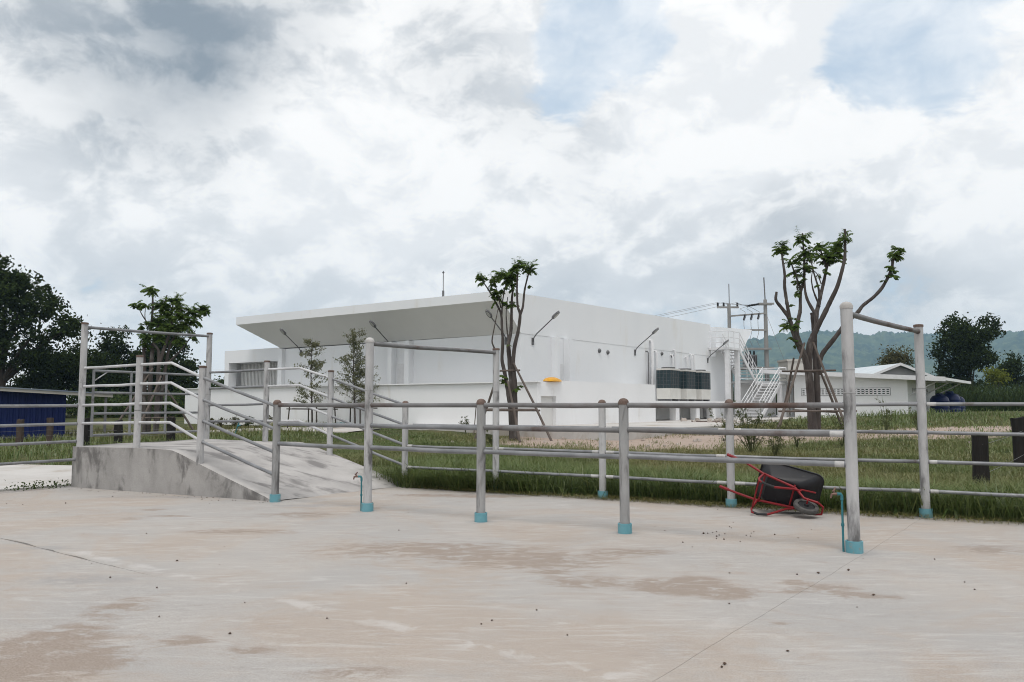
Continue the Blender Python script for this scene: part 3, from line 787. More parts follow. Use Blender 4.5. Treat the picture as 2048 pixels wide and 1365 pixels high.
for x in (-.3, 0, .3): b = MB(); b.lathe([(.07, 0), (.09, .06), (.06, .1), (.09, .16), (.05, .22), (.07, .28), (.03, .34)], (x, -.1, .95), 10); b.build('bushing', 'black', tr)
def cable(a, c, sag, label, rad=.018, n=16):
    b = MB(); a, c = Vector(a), Vector(c); o = Vector(a)
    b.tube([(a.lerp(c, t / n) - o) - Vector((0, 0, sag * 4 * (t / n) * (1 - t / n))) for t in range(n + 1)], rad, 5)
    ob = b.build('power_line', 'cable', None); ob.location = a
    tag(ob, label, 'power line', 'overhead power lines')
for dx, s, lb in ((-.88, .5, 'lowest overhead wire running left from the power frame'), (-.42, .6, 'middle overhead wire running left from the power frame'), (.65, .7, 'topmost overhead wire running left from the power frame crossarm')):
    cable((17.0 + dx, PY, 9.48), (-30. + dx * 2.2, 172., 9.3), s, lb, .012)
for k, dx in enumerate((-.88, -.42, .65)):
    cable((17.0 + dx, PY, 9.46), (17.0 + 2.85 - 1.32, PY + (-.3, 0, .3)[k], 9.24), .04, ('front', 'centre', 'rear')[k] + ' span of wire linking the two poles of the power frame', .016, 6)
cable((17.0 + 2.9, PY, 8.6), (17.0 + 5.2, PY - 1.5, .7), .0, 'guy wire slanting down on the right of the power frame', .012, 4)

# ------------------------------------------------------------------ white shed at right and neighbours
SH = (23.3, 47.0, .55)
shed = thing('white_shed', SH, 'low white shed with a row of vent blocks, behind the forked tree', 'building', rz=HROT)
z0 = -.1
b = MB()
e0, e1 = 2.46, 2.90            # wall top at the right corner and the left end
b.hexa([(0, 0, z0), (9.2, 0, z0), (9.2, 6.6, z0), (0, 6.6, z0)], [(0, 0, e0), (9.2, 0, e0), (9.2, 6.6, e1), (0, 6.6, e1)]); b.build('wall', 'shed_white', shed, False)
b = MB(); s_ = (e1 - e0) / 6.6
rz = lambda y: e0 + s_ * y + .004
b.hexa([(-.6, -2.1, rz(-2.1)), (9.8, -2.1, rz(-2.1)), (9.8, 8.6, rz(8.6)), (-.6, 8.6, rz(8.6))], [(-.6, -2.1, rz(-2.1) + .16), (9.8, -2.1, rz(-2.1) + .16), (9.8, 8.6, rz(8.6) + .16), (-.6, 8.6, rz(8.6) + .16)])
rf = b.build('roof', 'shed_white', shed, False)
b = MB(); b.hexa([(-.66, -2.1, rz(-2.1) - .06), (-.605, -2.1, rz(-2.1) - .06), (-.605, 8.6, rz(8.6) - .06), (-.66, 8.6, rz(8.6) - .06)], [(-.66, -2.1, rz(-2.1) + .2), (-.605, -2.1, rz(-2.1) + .2), (-.605, 8.6, rz(8.6) + .2), (-.66, 8.6, rz(8.6) + .2)])
b.build('fascia', 'steel_white', rf, False)
# vent blocks: a block with four slots
def ventblock():
    b = MB(); w, h_, t = .2345, .42, .05
    for z in (0, .12, .24, .36): b.box(-t, .0, 0, w, z, z + .062)
    b.box(-t, 0, 0, .045, .062, .36); b.box(-t, 0, w - .045, w, .062, .36)
    return b
vb = None
for i in range(22):
    y = .95 + i * .235
    if vb is None:
        vb = ventblock().build('vent_block', 'shed_white', shed, False); c = vb
    else:
        c = vb.copy(); COL.objects.link(c); c.parent = shed
    c.location = (.0, y, 1.52)
b = MB(); b.box(-.012, -.003, .93, 6.15, 1.5, 1.96); b.build('vent_shade_sheet', 'slot_shade', shed, False)  # dark sheet on the solid wall: painted shade behind the slots
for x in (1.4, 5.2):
    b = MB(); b.box(x, x + 1.3, -.012, -.003, 1.55, 1.95); b.build('vent_shade_sheet', 'slot_shade', shed, False)  # painted shade again, behind the side vents
    for i in range(5):
        b = MB(); b.box(x + i * .26, x + i * .26 + .05, -.05, -.013, 1.55, 1.95); b.box(x + i * .26 + .05, x + i * .26 + .26, -.05, -.013, 1.55, 1.6); b.box(x + i * .26 + .05, x + i * .26 + .26, -.05, -.013, 1.72, 1.78); b.build('vent_block', 'shed_white', shed, False)
for x in (.4, 4.5, 8.8):
    b = MB(); b.tube([(x, -.02, 1.5), (x, -1.6, rz(-1.6) - .01)], .04, 6); b.build('roof_brace', 'steel_white', shed)

lk = thing('link_shelter', (16.4, 52.6, .6), 'flat white slab roof with a wall between stair and shed', 'shelter')
b = MB(); b.box(-1.75, .95, -.1, .1, -.1, 2.28); b.build('wall', 'shed_white', lk, False)
b = MB(); b.box(-1.9, 2.6, -.8, 1.6, 2.283, 2.42); b.build('roof', 'shed_white', lk, False)
b = MB(); b.box(2.3, 2.45, .9, 1.05, -.1, 2.28); b.build('post', 'shed_white', lk, False)

bt = thing('beige_block', (20.6, 58, .6), 'plain beige block rising behind the trunks of the forked tree', 'building')
b = MB(); b.box(-.85, 1.2, -1, 1, -.1, 4.0); b.build('wall', 'beige', bt, False)
b = MB(); b.box(-.93, 1.28, -1.08, 1.08, 4.002, 4.14); b.build('coping', 'beige', bt, False)

gh = thing('gabled_house', (32.0, 70, .6), 'small white gabled roof peeking over the shed', 'house')
b = MB(); b.add([(-3, -4, 0), (3, -4, 0), (3, -4, 2.95), (0, -4, 4.15), (-3, -4, 2.95), (-3, 4, 0), (3, 4, 0), (3, 4, 2.95), (0, 4, 4.15), (-3, 4, 2.95)],
      [(0, 1, 2, 3, 4), (9, 8, 7, 6, 5), (1, 6, 7, 2), (5, 0, 4, 9)]); b.build('wall', 'grey_gable', gh, False)
for sx in (-1, 1):
    b = MB(); b.hexa([(0, -4.4, 4.17), (sx * 3.5, -4.4, 2.77), (sx * 3.5, 4.4, 2.77), (0, 4.4, 4.17)], [(0, -4.4, 4.29), (sx * 3.5, -4.4, 2.89), (sx * 3.5, 4.4, 2.89), (0, 4.4, 4.29)])
    rp_ = b.build('roof_slope', 'roof_pale', gh, False)
    b = MB(); b.hexa([(0, -4.5, 4.12), (sx * 3.55, -4.5, 2.70), (sx * 3.55, -4.42, 2.70), (0, -4.42, 4.12)], [(0, -4.5, 4.34), (sx * 3.55, -4.5, 2.92), (sx * 3.55, -4.42, 2.92), (0, -4.42, 4.34)]); b.build('bargeboard', 'steel_white', rp_, False)

for (x, y, s, lb) in ((26.6, 49.7, .86, 'large dark blue water tank beside the white shed'), (27.9, 50.9, .95, 'taller dark blue water tank between the other tanks'), (29.4, 52.9, .85, 'rearmost blue water tank, half hidden by the others')):
    t = thing('water_tank', (x, y, float(terrain(np.array(x), np.array(y)))), lb, 'water tank', 'blue water tanks by the shed')
    prof = [(.60, 0)]
    for k in range(6): prof += [(.62, .1 + k * .22), (.645, .15 + k * .22), (.62, .2 + k * .22)]
    prof += [(.60, 1.42), (.45, 1.62), (.22, 1.70)]
    b = MB(); b.lathe([(r * s, z * s) for r, z in prof], (0, 0, 0), 28); b.build('body', 'tank', t)
    b = MB(); b.lathe([(.24 * s, 1.68 * s), (.25 * s, 1.72 * s), (.25 * s, 1.78 * s), (.2 * s, 1.82 * s)], (0, 0, 0), 20); b.build('lid', 'tank', t)

# blue shed at left
bs = thing('blue_shed', (-18.7, 33.5, .2), 'low dark blue sheet-metal shed at the left edge', 'shed', None, R(31))
for i in range(40):
    if i == 0:
        b = MB(); b.add([(0, 0, -.1), (-.05, 0, -.1), (-.09, -.035, -.1), (-.16, -.035, -.1), (-.2, 0, -.1), (0, 0, 1.90), (-.05, 0, 1.90), (-.09, -.035, 1.90), (-.16, -.035, 1.90), (-.2, 0, 1.90)],
                        [(1, 0, 5, 6), (2, 1, 6, 7), (3, 2, 7, 8), (4, 3, 8, 9)]); w0 = b.build('wall_sheet', 'blue_wall', bs, False); c = w0
    else:
        c = w0.copy(); COL.objects.link(c); c.parent = bs
    c.location.x = -i * .2; c.scale.z = 1.0 + i * .0016
b = MB(); b.box(-8.0, -.02, .04, 6, -.1, 1.84); b.build('inner_wall', 'blue_wall', bs, False)
b = MB(); b.hexa([(1.7, -.7, 1.72), (-8.6, -.7, 2.33), (-8.6, 6.5, 2.33), (1.7, 6.5, 1.72)], [(1.7, -.7, 1.77), (-8.6, -.7, 2.38), (-8.6, 6.5, 2.38), (1.7, 6.5, 1.77)]); rf = b.build('roof', 'blue_roof', bs, False)
b = MB(); b.hexa([(1.7, -.66, 1.60), (-8.6, -.66, 2.21), (-8.6, -.6, 2.21), (1.7, -.6, 1.60)], [(1.7, -.66, 1.716), (-8.6, -.66, 2.326), (-8.6, -.6, 2.326), (1.7, -.6, 1.716)]); b.build('purlin', 'beige', rf, False)
b = MB(); b.box(1.4, 1.5, -.55, -.45, -.1, 1.62); b.build('roof_post', 'lamp_grey', bs, False)

# ------------------------------------------------------------------ loading ramp
ramp = thing('loading_ramp', (-5.5, 14.8, 0), 'grey concrete loading ramp rising to a platform at the left', 'ramp')
FB, FK, FL = (-3.70, 12.52), (-5.72, 13.52), (-8.04, 14.69)
BB, BK, BL = (-1.88, 14.99), (-4.25, 16.30), (-6.80, 17.70)
PH = .735
prof = [(0, 0.0), (.03, .012)] + [(t, t) for t in np.linspace(.08, .9, 12)] + [(.95, .945), (1.0, .985), (1.06, 1.0)] + [(t, 1.0) for t in np.linspace(1.15, 2, 10)]
def ramp_xy(t, s):
    f = (np.array(FB) + (np.array(FK) - FB) * t) if t <= 1 else (np.array(FK) + (np.array(FL) - FK) * (t - 1))
    k = (np.array(BB) + (np.array(BK) - BB) * t) if t <= 1 else (np.array(BK) + (np.array(BL) - BK) * (t - 1))
    p = f + (k - f) * s
    return p[0] + 5.5, p[1] - 14.8
NS = 14; V = []; Q = []
for t, hz in prof:
    for j in range(NS + 1):
        x, y = ramp_xy(t, j / NS); V.append((x, y, hz * PH + .004 + .008 * math.sin(3 * x + 2 * y)))
for i in range(len(prof) - 1):
    for j in range(NS):
        a = i * (NS + 1) + j; Q.append((a, a + 1, a + NS + 2, a + NS + 1))
b = MB(); b.add(V, Q); b.build('deck', 'ramp_top', ramp)
for side, nm in ((0, 'front'), (1, 'back')):
    b = MB(); vs = []
    for t, hz in prof:
        x, y = ramp_xy(t, side); zt = V[[i for i, pp in enumerate(prof) if pp[0] == t][0] * (NS + 1) + (0 if side == 0 else NS)][2]
        vs += [(x, y, zt), (x, y, -.08)]
    qs = [(2 * i, 2 * i + 2, 2 * i + 3, 2 * i + 1) if side == 0 else (2 * i + 1, 2 * i + 3, 2 * i + 2, 2 * i) for i in range(len(prof) - 1)]
    b.add(vs, qs); b.build('side_wall', 'ramp_side', ramp, False)
b = MB(); x0, y0 = ramp_xy(2, 0); x1, y1 = ramp_xy(2, 1); b.add([(x0, y0, -.08), (x1, y1, -.08), (x1, y1, PH + .004), (x0, y0, PH + .004)], [(0, 1, 2, 3)]); b.build('end_wall', 'ramp_side', ramp, False)

# ------------------------------------------------------------------ pipe fences
PR = .058


def post(par, x, y, z0, z1, mat='post', cap='dome', collar=True, ccol='cap', seam=None, rad=PR):
    ox, oy = x - par.location.x, y - par.location.y
    b = MB(); b.tube([(ox, oy, z0 - .05), (ox, oy, z0 + (z1 - z0) * .33), (ox, oy, z0 + (z1 - z0) * .66), (ox, oy, z1)], rad, 20)
    p = b.build('post', mat, par)
    if cap == 'dome':
        b = MB(); b.lathe([(rad + .004, -.035), (rad + .006, -.005), (rad * .92, .018), (rad * .6, .034), (rad * .2, .04)], (ox, oy, z1), 20); b.build('post_cap', ccol, p)
    else:
        b = MB(); b.lathe([(rad + .005, -.02), (rad + .006, .012), (rad * .7, .018)], (ox, oy, z1), 20); b.build('post_cap', ccol, p)
    if collar:
        b = MB(); r2 = rad * 1.42
        b.lathe([(r2, -.02), (r2, .115), (r2 - .008, .118), (r2 - .012, .10), (rad + .001, .095)], (ox, oy, z0), 22); b.build('collar', 'pvc', p)
    if seam:
        for s in seam:
            b = MB(); b.lathe([(rad + .0005, -.006), (rad + .003, -.004), (rad + .003, .004), (rad + .0005, .006)], (ox, oy, s), 20); b.build('weld_seam', 'post_grey', p)
    return p


def rail(par, pts, mat='rail', rad=.028, primer=()):
    o = par.location
    V3 = [Vector(p) - o for p in pts]; P_ = [V3[0]]; Rr = [rad]
    for A, B in zip(V3[:-1], V3[1:]):
        d = (B - A).normalized()
        if A is V3[0]:
            for q_, g_ in ((PR - .008, 0), (PR + .002, .007), (PR + .016, 0)): P_.append(A + d * q_); Rr.append(rad + g_)
        if (B - A).length > 1:
            for q_ in (.33, .66): P_.append(A.lerp(B, q_) + Vector((random.uniform(-.004, .004), random.uniform(-.004, .004), random.uniform(-.009, .002)))); Rr.append(rad)
        if B is V3[-1]:
            for q_, g_ in ((PR + .016, 0), (PR + .002, .007), (PR - .008, 0)): P_.append(B - d * q_); Rr.append(rad + g_)
        P_.append(B); Rr.append(rad)
    b = MB(); b.tube(P_, Rr, 12)
    r_ = b.build('rail', mat, par, ang=60)
    for k in primer:
        if random.random() < .35: continue
        A, B = (Vector(pts[0]), Vector(pts[1])) if k == 0 else (Vector(pts[-1]), Vector(pts[-2]))
        d = (B - A).normalized(); ln = .10 + .05 * random.random()
        b = MB(); b.tube([A + d * (PR * .8) - o, A + d * (PR + ln) - o], rad + .002, 12); b.build('primer_band', 'primer', r_)
    return r_


FP = [(3.49, 8.26), (1.32, 9.46), (-.40, 10.38), (-2.04, 11.39), (-3.67, 12.49)]
ff = thing('pipe_fence', (FP[2][0], FP[2][1], 0), 'near grey pipe fence with three rails and turquoise post collars', 'fence')
post(ff, *FP[0], 0, 2.53, 'post', 'dome', True, 'cap_white', (1.62, 1.86), .06)
post(ff, *FP[1], 0, 1.535, 'post_grey')
post(ff, *FP[2], 0, 1.535, 'post_grey')
post(ff, *FP[3], 0, 2.42, 'post', 'dome', True, 'cap_white', (1.7,), .06)
post(ff, *FP[4], 0, 1.535, 'post_grey')
for i in range(4):
    for j, z in enumerate((1.492, 1.205, .895)):
        a, c = FP[i], FP[i + 1]
        rail(ff, [(a[0], a[1], z - (.01 if j else 0)), (c[0], c[1], z)], 'rail_rust' if j == 0 or (j == 1 and i in (0, 1)) else 'rail', .030, (0,) if i == 0 and j else ())
# crossbars to the back fence
BP = [(7.72, 9.59), (5.53, 10.79), (3.23, 11.88), (1.46, 12.96), (-.28, 13.98), (-1.99, 14.92), (-3.59, 15.80), (-5.12, 16.64), (-6.66, 17.48)]
BZ = [0, 0, 0, 0, 0, .03, .52, PH, PH]
BT = [1.54, 2.57, 1.54, 1.54, 2.47, 1.53, 2.16, 2.40, 3.06]
rail(ff, [(*FP[0], 2.45), (*BP[1], 2.49)], 'rail_rust', .031)
rail(ff, [(*FP[3], 2.37), (*BP[4], 2.41)], 'rail_rust', .031)
bf = thing('pipe_fence', (BP[3][0], BP[3][1], 0), 'far white pipe fence with four rails along the grass edge and ramp', 'fence')
for i, (p, z0, z1) in enumerate(zip(BP, BZ, BT)):
    post(bf, *p, z0, z1, 'post' if i not in (0,) else 'post_grey', 'flat' if z1 > 2 else 'dome', z0 < .02, 'cap', (1.72,) if z1 > 2.4 else None)
LEV = (1.505, 1.125, .735, .345)
for i in range(5):
    for j, z in enumerate(LEV):
        a, c = BP[i], BP[i + 1]
        rail(bf, [(a[0], a[1], z), (c[0], c[1], z)], 'rail', .0245, (0, 1) if i < 4 else (1,))
bend = (-4.31, 16.19)
for j in range(4):
    zt = (2.23, 1.88, 1.515, 1.16)[j]; zm = (2.02, 1.64, 1.28, .91)[j]; zb = (1.49, 1.12, .75, .37)[j]
    rail(bf, [(*BP[8], zt - .03), (*BP[7], zt)], 'rail', .025)
    rail(bf, [(*BP[7], zt), (*bend, zt + .01), (*BP[6], zm)], 'rail_white', .025)
    rail(bf, [(*BP[6], zm), (*BP[5], zb)], 'rail', .025)

RP = [(-5.17, 13.31), (-6.56, 14.02), (-7.92, 14.70)]
rf_ = thing('ramp_railing', (RP[1][0], RP[1][1], PH), 'white pipe railing along the front edge of the loading ramp', 'railing')
def rpost(x, y, z0, z1, **k):
    p = post(rf_, x, y, z0, z1, **k); return p
for (x, y), z0, z1, sm in zip(RP, (.55, PH, PH), (2.13, 2.35, 3.0), (None, (1.4,), (1.9,))):
    rpost(x, y, z0, z1, collar=False, cap='flat', seam=sm)
rf_.location.z = 0
bd = (-5.83, 13.64)
for j in range(4):
    zt = (2.20, 1.86, 1.515, 1.185)[j]; zm = (1.95, 1.59, 1.24, .895)[j]; zb = (1.47, 1.11, .75, .405)[j]
    rail(rf_, [(*RP[2], zt - .03), (*RP[1], zt)], 'rail_white', .024)
    rail(rf_, [(*RP[1], zt), (*bd, zt + .01), (*RP[0], zm)], 'rail_white', .024)
    rail(rf_, [(*RP[0], zm), (*FP[4], zb)], 'rail', .026)
rail(rf_, [(*RP[2], 2.93), (*BP[8], 3.0)], 'rail', .028)

lf = thing('pipe_fence', (-8.6, 13.4, 0), 'grey pipe fence running out of frame at the left of the ramp', 'fence')
LP = (-9.75, 11.7)
post(lf, *LP, 0, 1.54, 'post_grey')
for z in (1.48, 1.15, .83, .50): rail(lf, [(RP[2][0] - .03, RP[2][1], z), (*LP, z)], 'rail', .026)

# gate closing the platform end
ga, gb = Vector((-7.80, 14.86, 0)), Vector((-6.72, 17.34, 0))
gate = thing('platform_gate', (ga.x, ga.y, PH), 'grey four-bar pipe gate closing the top of the ramp platform', 'gate')
G = lambda f, z: tuple((gb - ga) * f + Vector((0, 0, z - PH)))
for k, z in enumerate((2.13, 1.72, 1.33, .93)):
    b = MB(); b.tube([G(0, z), G(1, z)], .024, 10); b.build('bar', 'rail', gate)
for f in (.0, .31, .63, .97):
    b = MB(); b.tube([G(f, .90), G(f, 2.15)], .024, 10); b.build('upright', 'rail', gate)
b = MB(); b.tube([G(.01, 1.95), G(.11, 2.12)], .012, 8); b.build('brace', 'rail_white', gate)

# ------------------------------------------------------------------ stand pipes with taps
def tap(x, y, h_, label, side=-1):
    t = thing('water_tap', (x, y, 0), label, 'tap', 'stand pipes with taps tied to the fence posts')
    b = MB(); b.tube([(0, 0, -.02), (0, 0, h_ - .02)], .0115, 10); b.tube([(0, 0, h_ * .45), (0, 0, h_ * .5)], .017, 10)
    b.tube([(0, 0, h_ - .05), (0, 0, h_ - .01), (-.012, 0, h_ + .012), (-.05, 0, h_ + .012)], .016, 10); b.build('pipe', 'pvc_teal', t)
    b = MB(); b.tube([(-.045, 0, h_ + .012), (-.085, 0, h_ + .012), (-.105, 0, h_ + .006), (-.112, 0, h_ - .03)], [.014, .014, .012, .010], 10)
    b.tube([(-.078, 0, h_ + .012), (-.078, 0, h_ + .045)], .009, 8); tp_ = b.build('faucet', 'brass', t)
    b = MB(); b.tube([(-.098, 0, h_ + .04), (-.078, 0, h_ + .048), (-.06, .012, h_ + .075)], [.006, .01, .008], 8); b.build('handle', 'brass', tp_)


tap(3.395, 8.30, .57, 'turquoise stand pipe with brass tap beside the tall right post')
tap(-2.135, 11.42, .47, 'turquoise stand pipe with tap beside the tall post near the ramp foot')
# loose pipe end in the ramp-foot collar
# ------------------------------------------------------------------ tipped wheelbarrow
wb = thing('wheelbarrow', (3.62, 11.22, .0), 'overturned wheelbarrow with black tub and red frame by the fence', 'wheelbarrow')
# local frame: x forward to the wheel, y left, z up as if it stood upright
def rrect(x0, x1, y, r, n=5):
    pts = []
    for cx, cy, a0 in ((x1 - r, y - r, 0), (x0 + r, y - r, 90), (x0 + r, -y + r, 180), (x1 - r, -y + r, 270)):
        for k in range(n + 1):
            a = R(a0 + 90 * k / n); pts.append((cx + r * math.cos(a), cy + r * math.sin(a)))
    return pts
b = MB(); rings = []
for x0, x1, y, r, z in ((-.17, .20, .17, .05, .36), (-.20, .25, .195, .07, .365), (-.27, .40, .255, .09, .50), (-.315, .50, .29, .10, .62), (-.33, .515, .305, .11, .625), (-.33, .515, .305, .11, .605), (-.31, .49, .285, .10, .605),
                        (-.26, .39, .245, .09, .50), (-.19, .24, .185, .07, .38), (-.17, .20, .17, .05, .375)):
    rings.append([(px, py, z) for px, py in rrect(x0, x1, y, r)])
n = len(rings[0]); vs = [p for rg in rings for p in rg]
fs = [(i * n + k, i * n + (k + 1) % n, (i + 1) * n + (k + 1) % n, (i + 1) * n + k) for i in range(len(rings) - 1) for k in range(n)]
fs += [tuple(range(n))[::-1], tuple(range((len(rings) - 1) * n, len(rings) * n))]
b.add(vs, fs); b.build('tub', 'tub', wb, ang=50)
for sy in (-1, 1):
    b = MB(); b.tube([(-.76, sy * .255, .50), (-.55, sy * .25, .45), (-.28, sy * .21, .345), (.17, sy * .15, .32), (.31, sy * .085, .22), (.49, sy * .09, .20)], .0165, 10); b.build('handle_bar', 'red', wb)
    b = MB(); b.tube([(-.80, sy * .256, .51), (-.67, sy * .253, .48)], .021, 10); b.build('grip', 'red', wb)
    b = MB(); b.tube([(-.26, sy * .205, .345), (-.30, sy * .235, .10), (-.28, sy * .24, .02), (-.20, sy * .23, 0), (-.08, sy * .21, .03), (.14, sy * .155, .25), (.25, sy * .135, .30)], .0150, 10); lg = b.build('leg', 'red', wb)
    b = MB(); b.tube([(-.285, sy * .24, .03), (-.20, sy * .23, -.003), (-.09, sy * .212, .026)], .0175, 10); b.build('foot_pad', 'black', lg)
    b = MB(); b.tube([(.24, sy * .14, .33), (.44, sy * .10, .45)], .012, 8); b.build('tub_brace', 'red', wb)
b = MB(); b.tube([(.49, -.09, .20), (.565, -.055, .19), (.57, .055, .19), (.49, .09, .20)], .0145, 8); b.build('front_bar', 'red', wb)
b = MB(); b.tube([(-.24, -.22, .335), (-.24, .22, .335)], .012, 8); b.tube([(.16, -.18, .33), (.16, .18, .33)], .012, 8); b.build('cross_bar', 'red', wb)
b = MB(); b.tube([(-.295, -.232, .12), (-.295, .232, .12)], .011, 8); b.build('leg_brace', 'red', wb)
wc = (.36, 0, .165)
b = MB(); prof = [(.110, -.027), (.138, -.036), (.157, -.029), (.164, -.010), (.164, .010), (.157, .029), (.138, .036), (.110, .027)]
b.lathe(prof, (0, 0, 0), 32); b.f = b.f[:-2]; k = 32; e = (len(prof) - 1) * k
b.f += [((i + 1) % k, i, e + i, e + (i + 1) % k) for i in range(k)]
b.v = [(wc[0] + x, wc[1] + z, wc[2] + y) for x, y, z in b.v]; wh = b.build('wheel', 'tyre', wb)
b = MB(); b.lathe([(.113, -.02), (.113, .02), (.100, .02), (.10, .006), (.035, .008), (.03, .045), (.012, .045)], (0, 0, 0), 28); b.lathe([(.113, .02), (.113, -.02), (.100, -.02), (.10, -.006), (.035, -.008), (.03, -.045), (.012, -.045)], (0, 0, 0), 28)
b.v = [(wc[0] + x, wc[1] + z, wc[2] + y) for x, y, z in b.v]; b.build('rim', 'black', wh)
b = MB(); b.tube([(wc[0], -.10, wc[2]), (wc[0], .10, wc[2])], .010, 8)
for sy in (-1, 1): b.tube([(wc[0], sy * .09, wc[2]), (wc[0] - .01, sy * .085, .215)], .012, 8)
b.build('axle', 'red', wb)
# lay it on its left side: underside to the camera
ROLL, PITCH, YAW = R(70), R(15.5), R(-20)
mrot = Matrix.Rotation(YAW, 4, 'Z') @ Matrix.Rotation(PITCH, 4, 'Y') @ Matrix.Rotation(-ROLL, 4, 'X')
wb.rotation_euler = mrot.to_euler()
zmin = min((mrot @ Vector(v.co)).z for ch in wb.children for v in ch.data.vertices)
wb.location = (3.52, 10.72, -zmin - .004)

# ------------------------------------------------------------------ clods on the concrete
CL = [(2.23, 9.41, 1.7), (2.28, 9.43), (2.35, 9.47), (2.41, 9.54), (2.38, 9.3), (2.33, 9.22, 1.2), (2.29, 9.07), (2.47, 9.39), (2.36, 9.02, 1.2), (2.67, 9.92), (2.67, 9.84), (2.69, 9.29), (2.79, 9.44), (2.72, 9.23), (2.85, 9.53), (3.03, 9.33, 1.1), (3.22, 9.11, .7), (2.5, 8.87, .7),
      (1.86, 8.82, 1.1), (1.9, 8.54, .7), (2.73, 7.24, 1.3), (3.05, 7.36, 1.1), (1.94, 7.24, .8), (4.1, 7.87), (3.76, 6.61), (2.85, 6.42, 1.2), (1.23, 4.74, 1.1), (1.2, 4.69), (1.68, 4.99, .8), (1.64, 6.15, .8), (2.52, 7.18), (1.82, 9.63, .7), (3.83, 6.88, .6), (.18, 5.96),
      (-3.22, 7.8, 1.1), (-2.91, 6.67, .8), (-1.85, 5.36, .8), (-2.5, 5.78, .6), (-3.49, 7.06), (-4.25, 9.41, .7), (-6.79, 12.27, 1.3), (-6.52, 13.16), (-1.3, 5.73, .7), (-.21, 5.59), (-.14, 5.68, .7), (-1.35, 9.66, .8), (-7.63, 12.18), (-7.35, 12.12)]
for i in range(22): CL.append((random.uniform(-8, 5), random.uniform(5, 12.5), random.uniform(.25, .6)))
for i in range(60):
    t = random.random(); p = np.array(FB) + (np.array(FL) - FB) * t; CL.append((p[0] - .12 * random.random() - .02, p[1] - .3 * random.random() ** 2 - .05, random.uniform(.3, .8)))
b = MB()
for c in CL:
    s = .0095 * (c[2] if len(c) > 2 else .8) + .002
    vs = [(c[0] + s * random.uniform(.7, 1.4) * dx, c[1] + s * random.uniform(.7, 1.4) * dy, s * .7 * random.uniform(.7, 1.2) * (dz + .8)) for dx, dy, dz in ((1, 0, 0), (.3, 1, 0), (-.8, .6, 0), (-.8, -.6, 0), (.3, -1, 0), (0, 0, 1), (0, 0, -1))]
    b.add(vs, [(0, 1, 5), (1, 2, 5), (2, 3, 5), (3, 4, 5), (4, 0, 5), (1, 0, 6), (2, 1, 6), (3, 2, 6), (4, 3, 6), (0, 4, 6)])
tag(b.build('dirt_clods', 'clod', None, False), 'small brown clods scattered over the concrete yard', 'dirt', kind='stuff')

# ------------------------------------------------------------------ timber posts and wires
def timber_post(par, x, y, w, d, h_, mat, lean=0.):
    z = float(terrain(np.array(x), np.array(y))); ox, oy = x - par.location.x, y - par.location.y
    b = MB(); n = 10; V = []; Q = []; K = 7
    for i in range(K):
        f = i / (K - 1)
        for k in range(n):
            a = 2 * math.pi * k / n; sx = math.copysign(abs(math.cos(a)) ** .5, math.cos(a)); sy = math.copysign(abs(math.sin(a)) ** .5, math.sin(a))
            jt = 1 + random.uniform(-.07, .07)
            V.append((ox + sx * w / 2 * jt + lean * f, oy + sy * d / 2 * jt, z - .1 + (h_ + .1) * f + (random.uniform(-.03, .03) if i == K - 1 else 0)))
    for i in range(K - 1):
        for k in range(n): Q.append((i * n + k, i * n + (k + 1) % n, (i + 1) * n + (k + 1) % n, (i + 1) * n + k))
    Q.append(tuple(range((K - 1) * n, K * n))); b.add(V, Q); b.build('post', mat, par, False)
    return (ox, oy, z)


def wire_fence(pts, ws, mats, label, hs, wires):
    t = thing('timber_fence', (pts[0][0], pts[0][1], 0), label, 'fence')
    bases = [timber_post(t, x, y, w, w * .8, h_, m, random.uniform(-.02, .02)) for (x, y), w, m, h_ in zip(pts, ws, mats, hs)]
    for a, c in zip(bases[:-1], bases[1:]):
        for zf in wires:
            b = MB(); b.tube([(a[0], a[1] - .1, a[2] + zf), ((a[0] + c[0]) / 2, (a[1] + c[1]) / 2 - .1, (a[2] + c[2]) / 2 + zf - .02), (c[0], c[1] - .1, c[2] + zf)], .0035, 4); b.build('wire', 'wire', t)


lx = lambda u, Y: (u - 1024) / 1593 * Y
wire_fence([(lx(-30, 27), 27), (lx(45, 27.5), 27.5), (lx(105, 28), 28), (lx(176, 28), 28), (lx(241, 28.4), 28.4), (lx(346, 28.8), 28.8)], (.22, .21, .2, .28, .26, .28),
           ('timber_brown', 'timber_brown', 'timber_brown', 'timber', 'timber', 'timber'), 'old timber posts with wire strands behind the ramp platform', (1.0, 1.0, 1.0, 1.02, .95, 1.0), (.2, .4, .6, .8))
wire_fence([(lx(1952, 13.9), 13.9), (lx(2033, 17.0), 17.0), (lx(2150, 20), 20)], (.235, .25, .25), ('timber', 'timber', 'timber'), 'charred timber posts standing in the grass at the right edge', (.98, 1.08, 1.05), (.3, .8))


# ------------------------------------------------------------------ foliage helpers
def leaf_cards(C, size, aspect=.5, droop=.0, rng=RNG):
    n = len(C); size = np.broadcast_to(size, n)[:, None]
    a = rng.normal(size=(n, 3)); a[:, 2] -= droop; a /= np.linalg.norm(a, axis=1, keepdims=True)
    r = rng.normal(size=(n, 3)); s = np.cross(a, r); s /= np.linalg.norm(s, axis=1, keepdims=True) + 1e-9
    V = np.stack([C - a * size * .5, C + s * size * aspect * .5, C + a * size * .5, C - s * size * aspect * .5], 1).reshape(-1, 3)
    return V, np.arange(4 * n).reshape(n, 4)


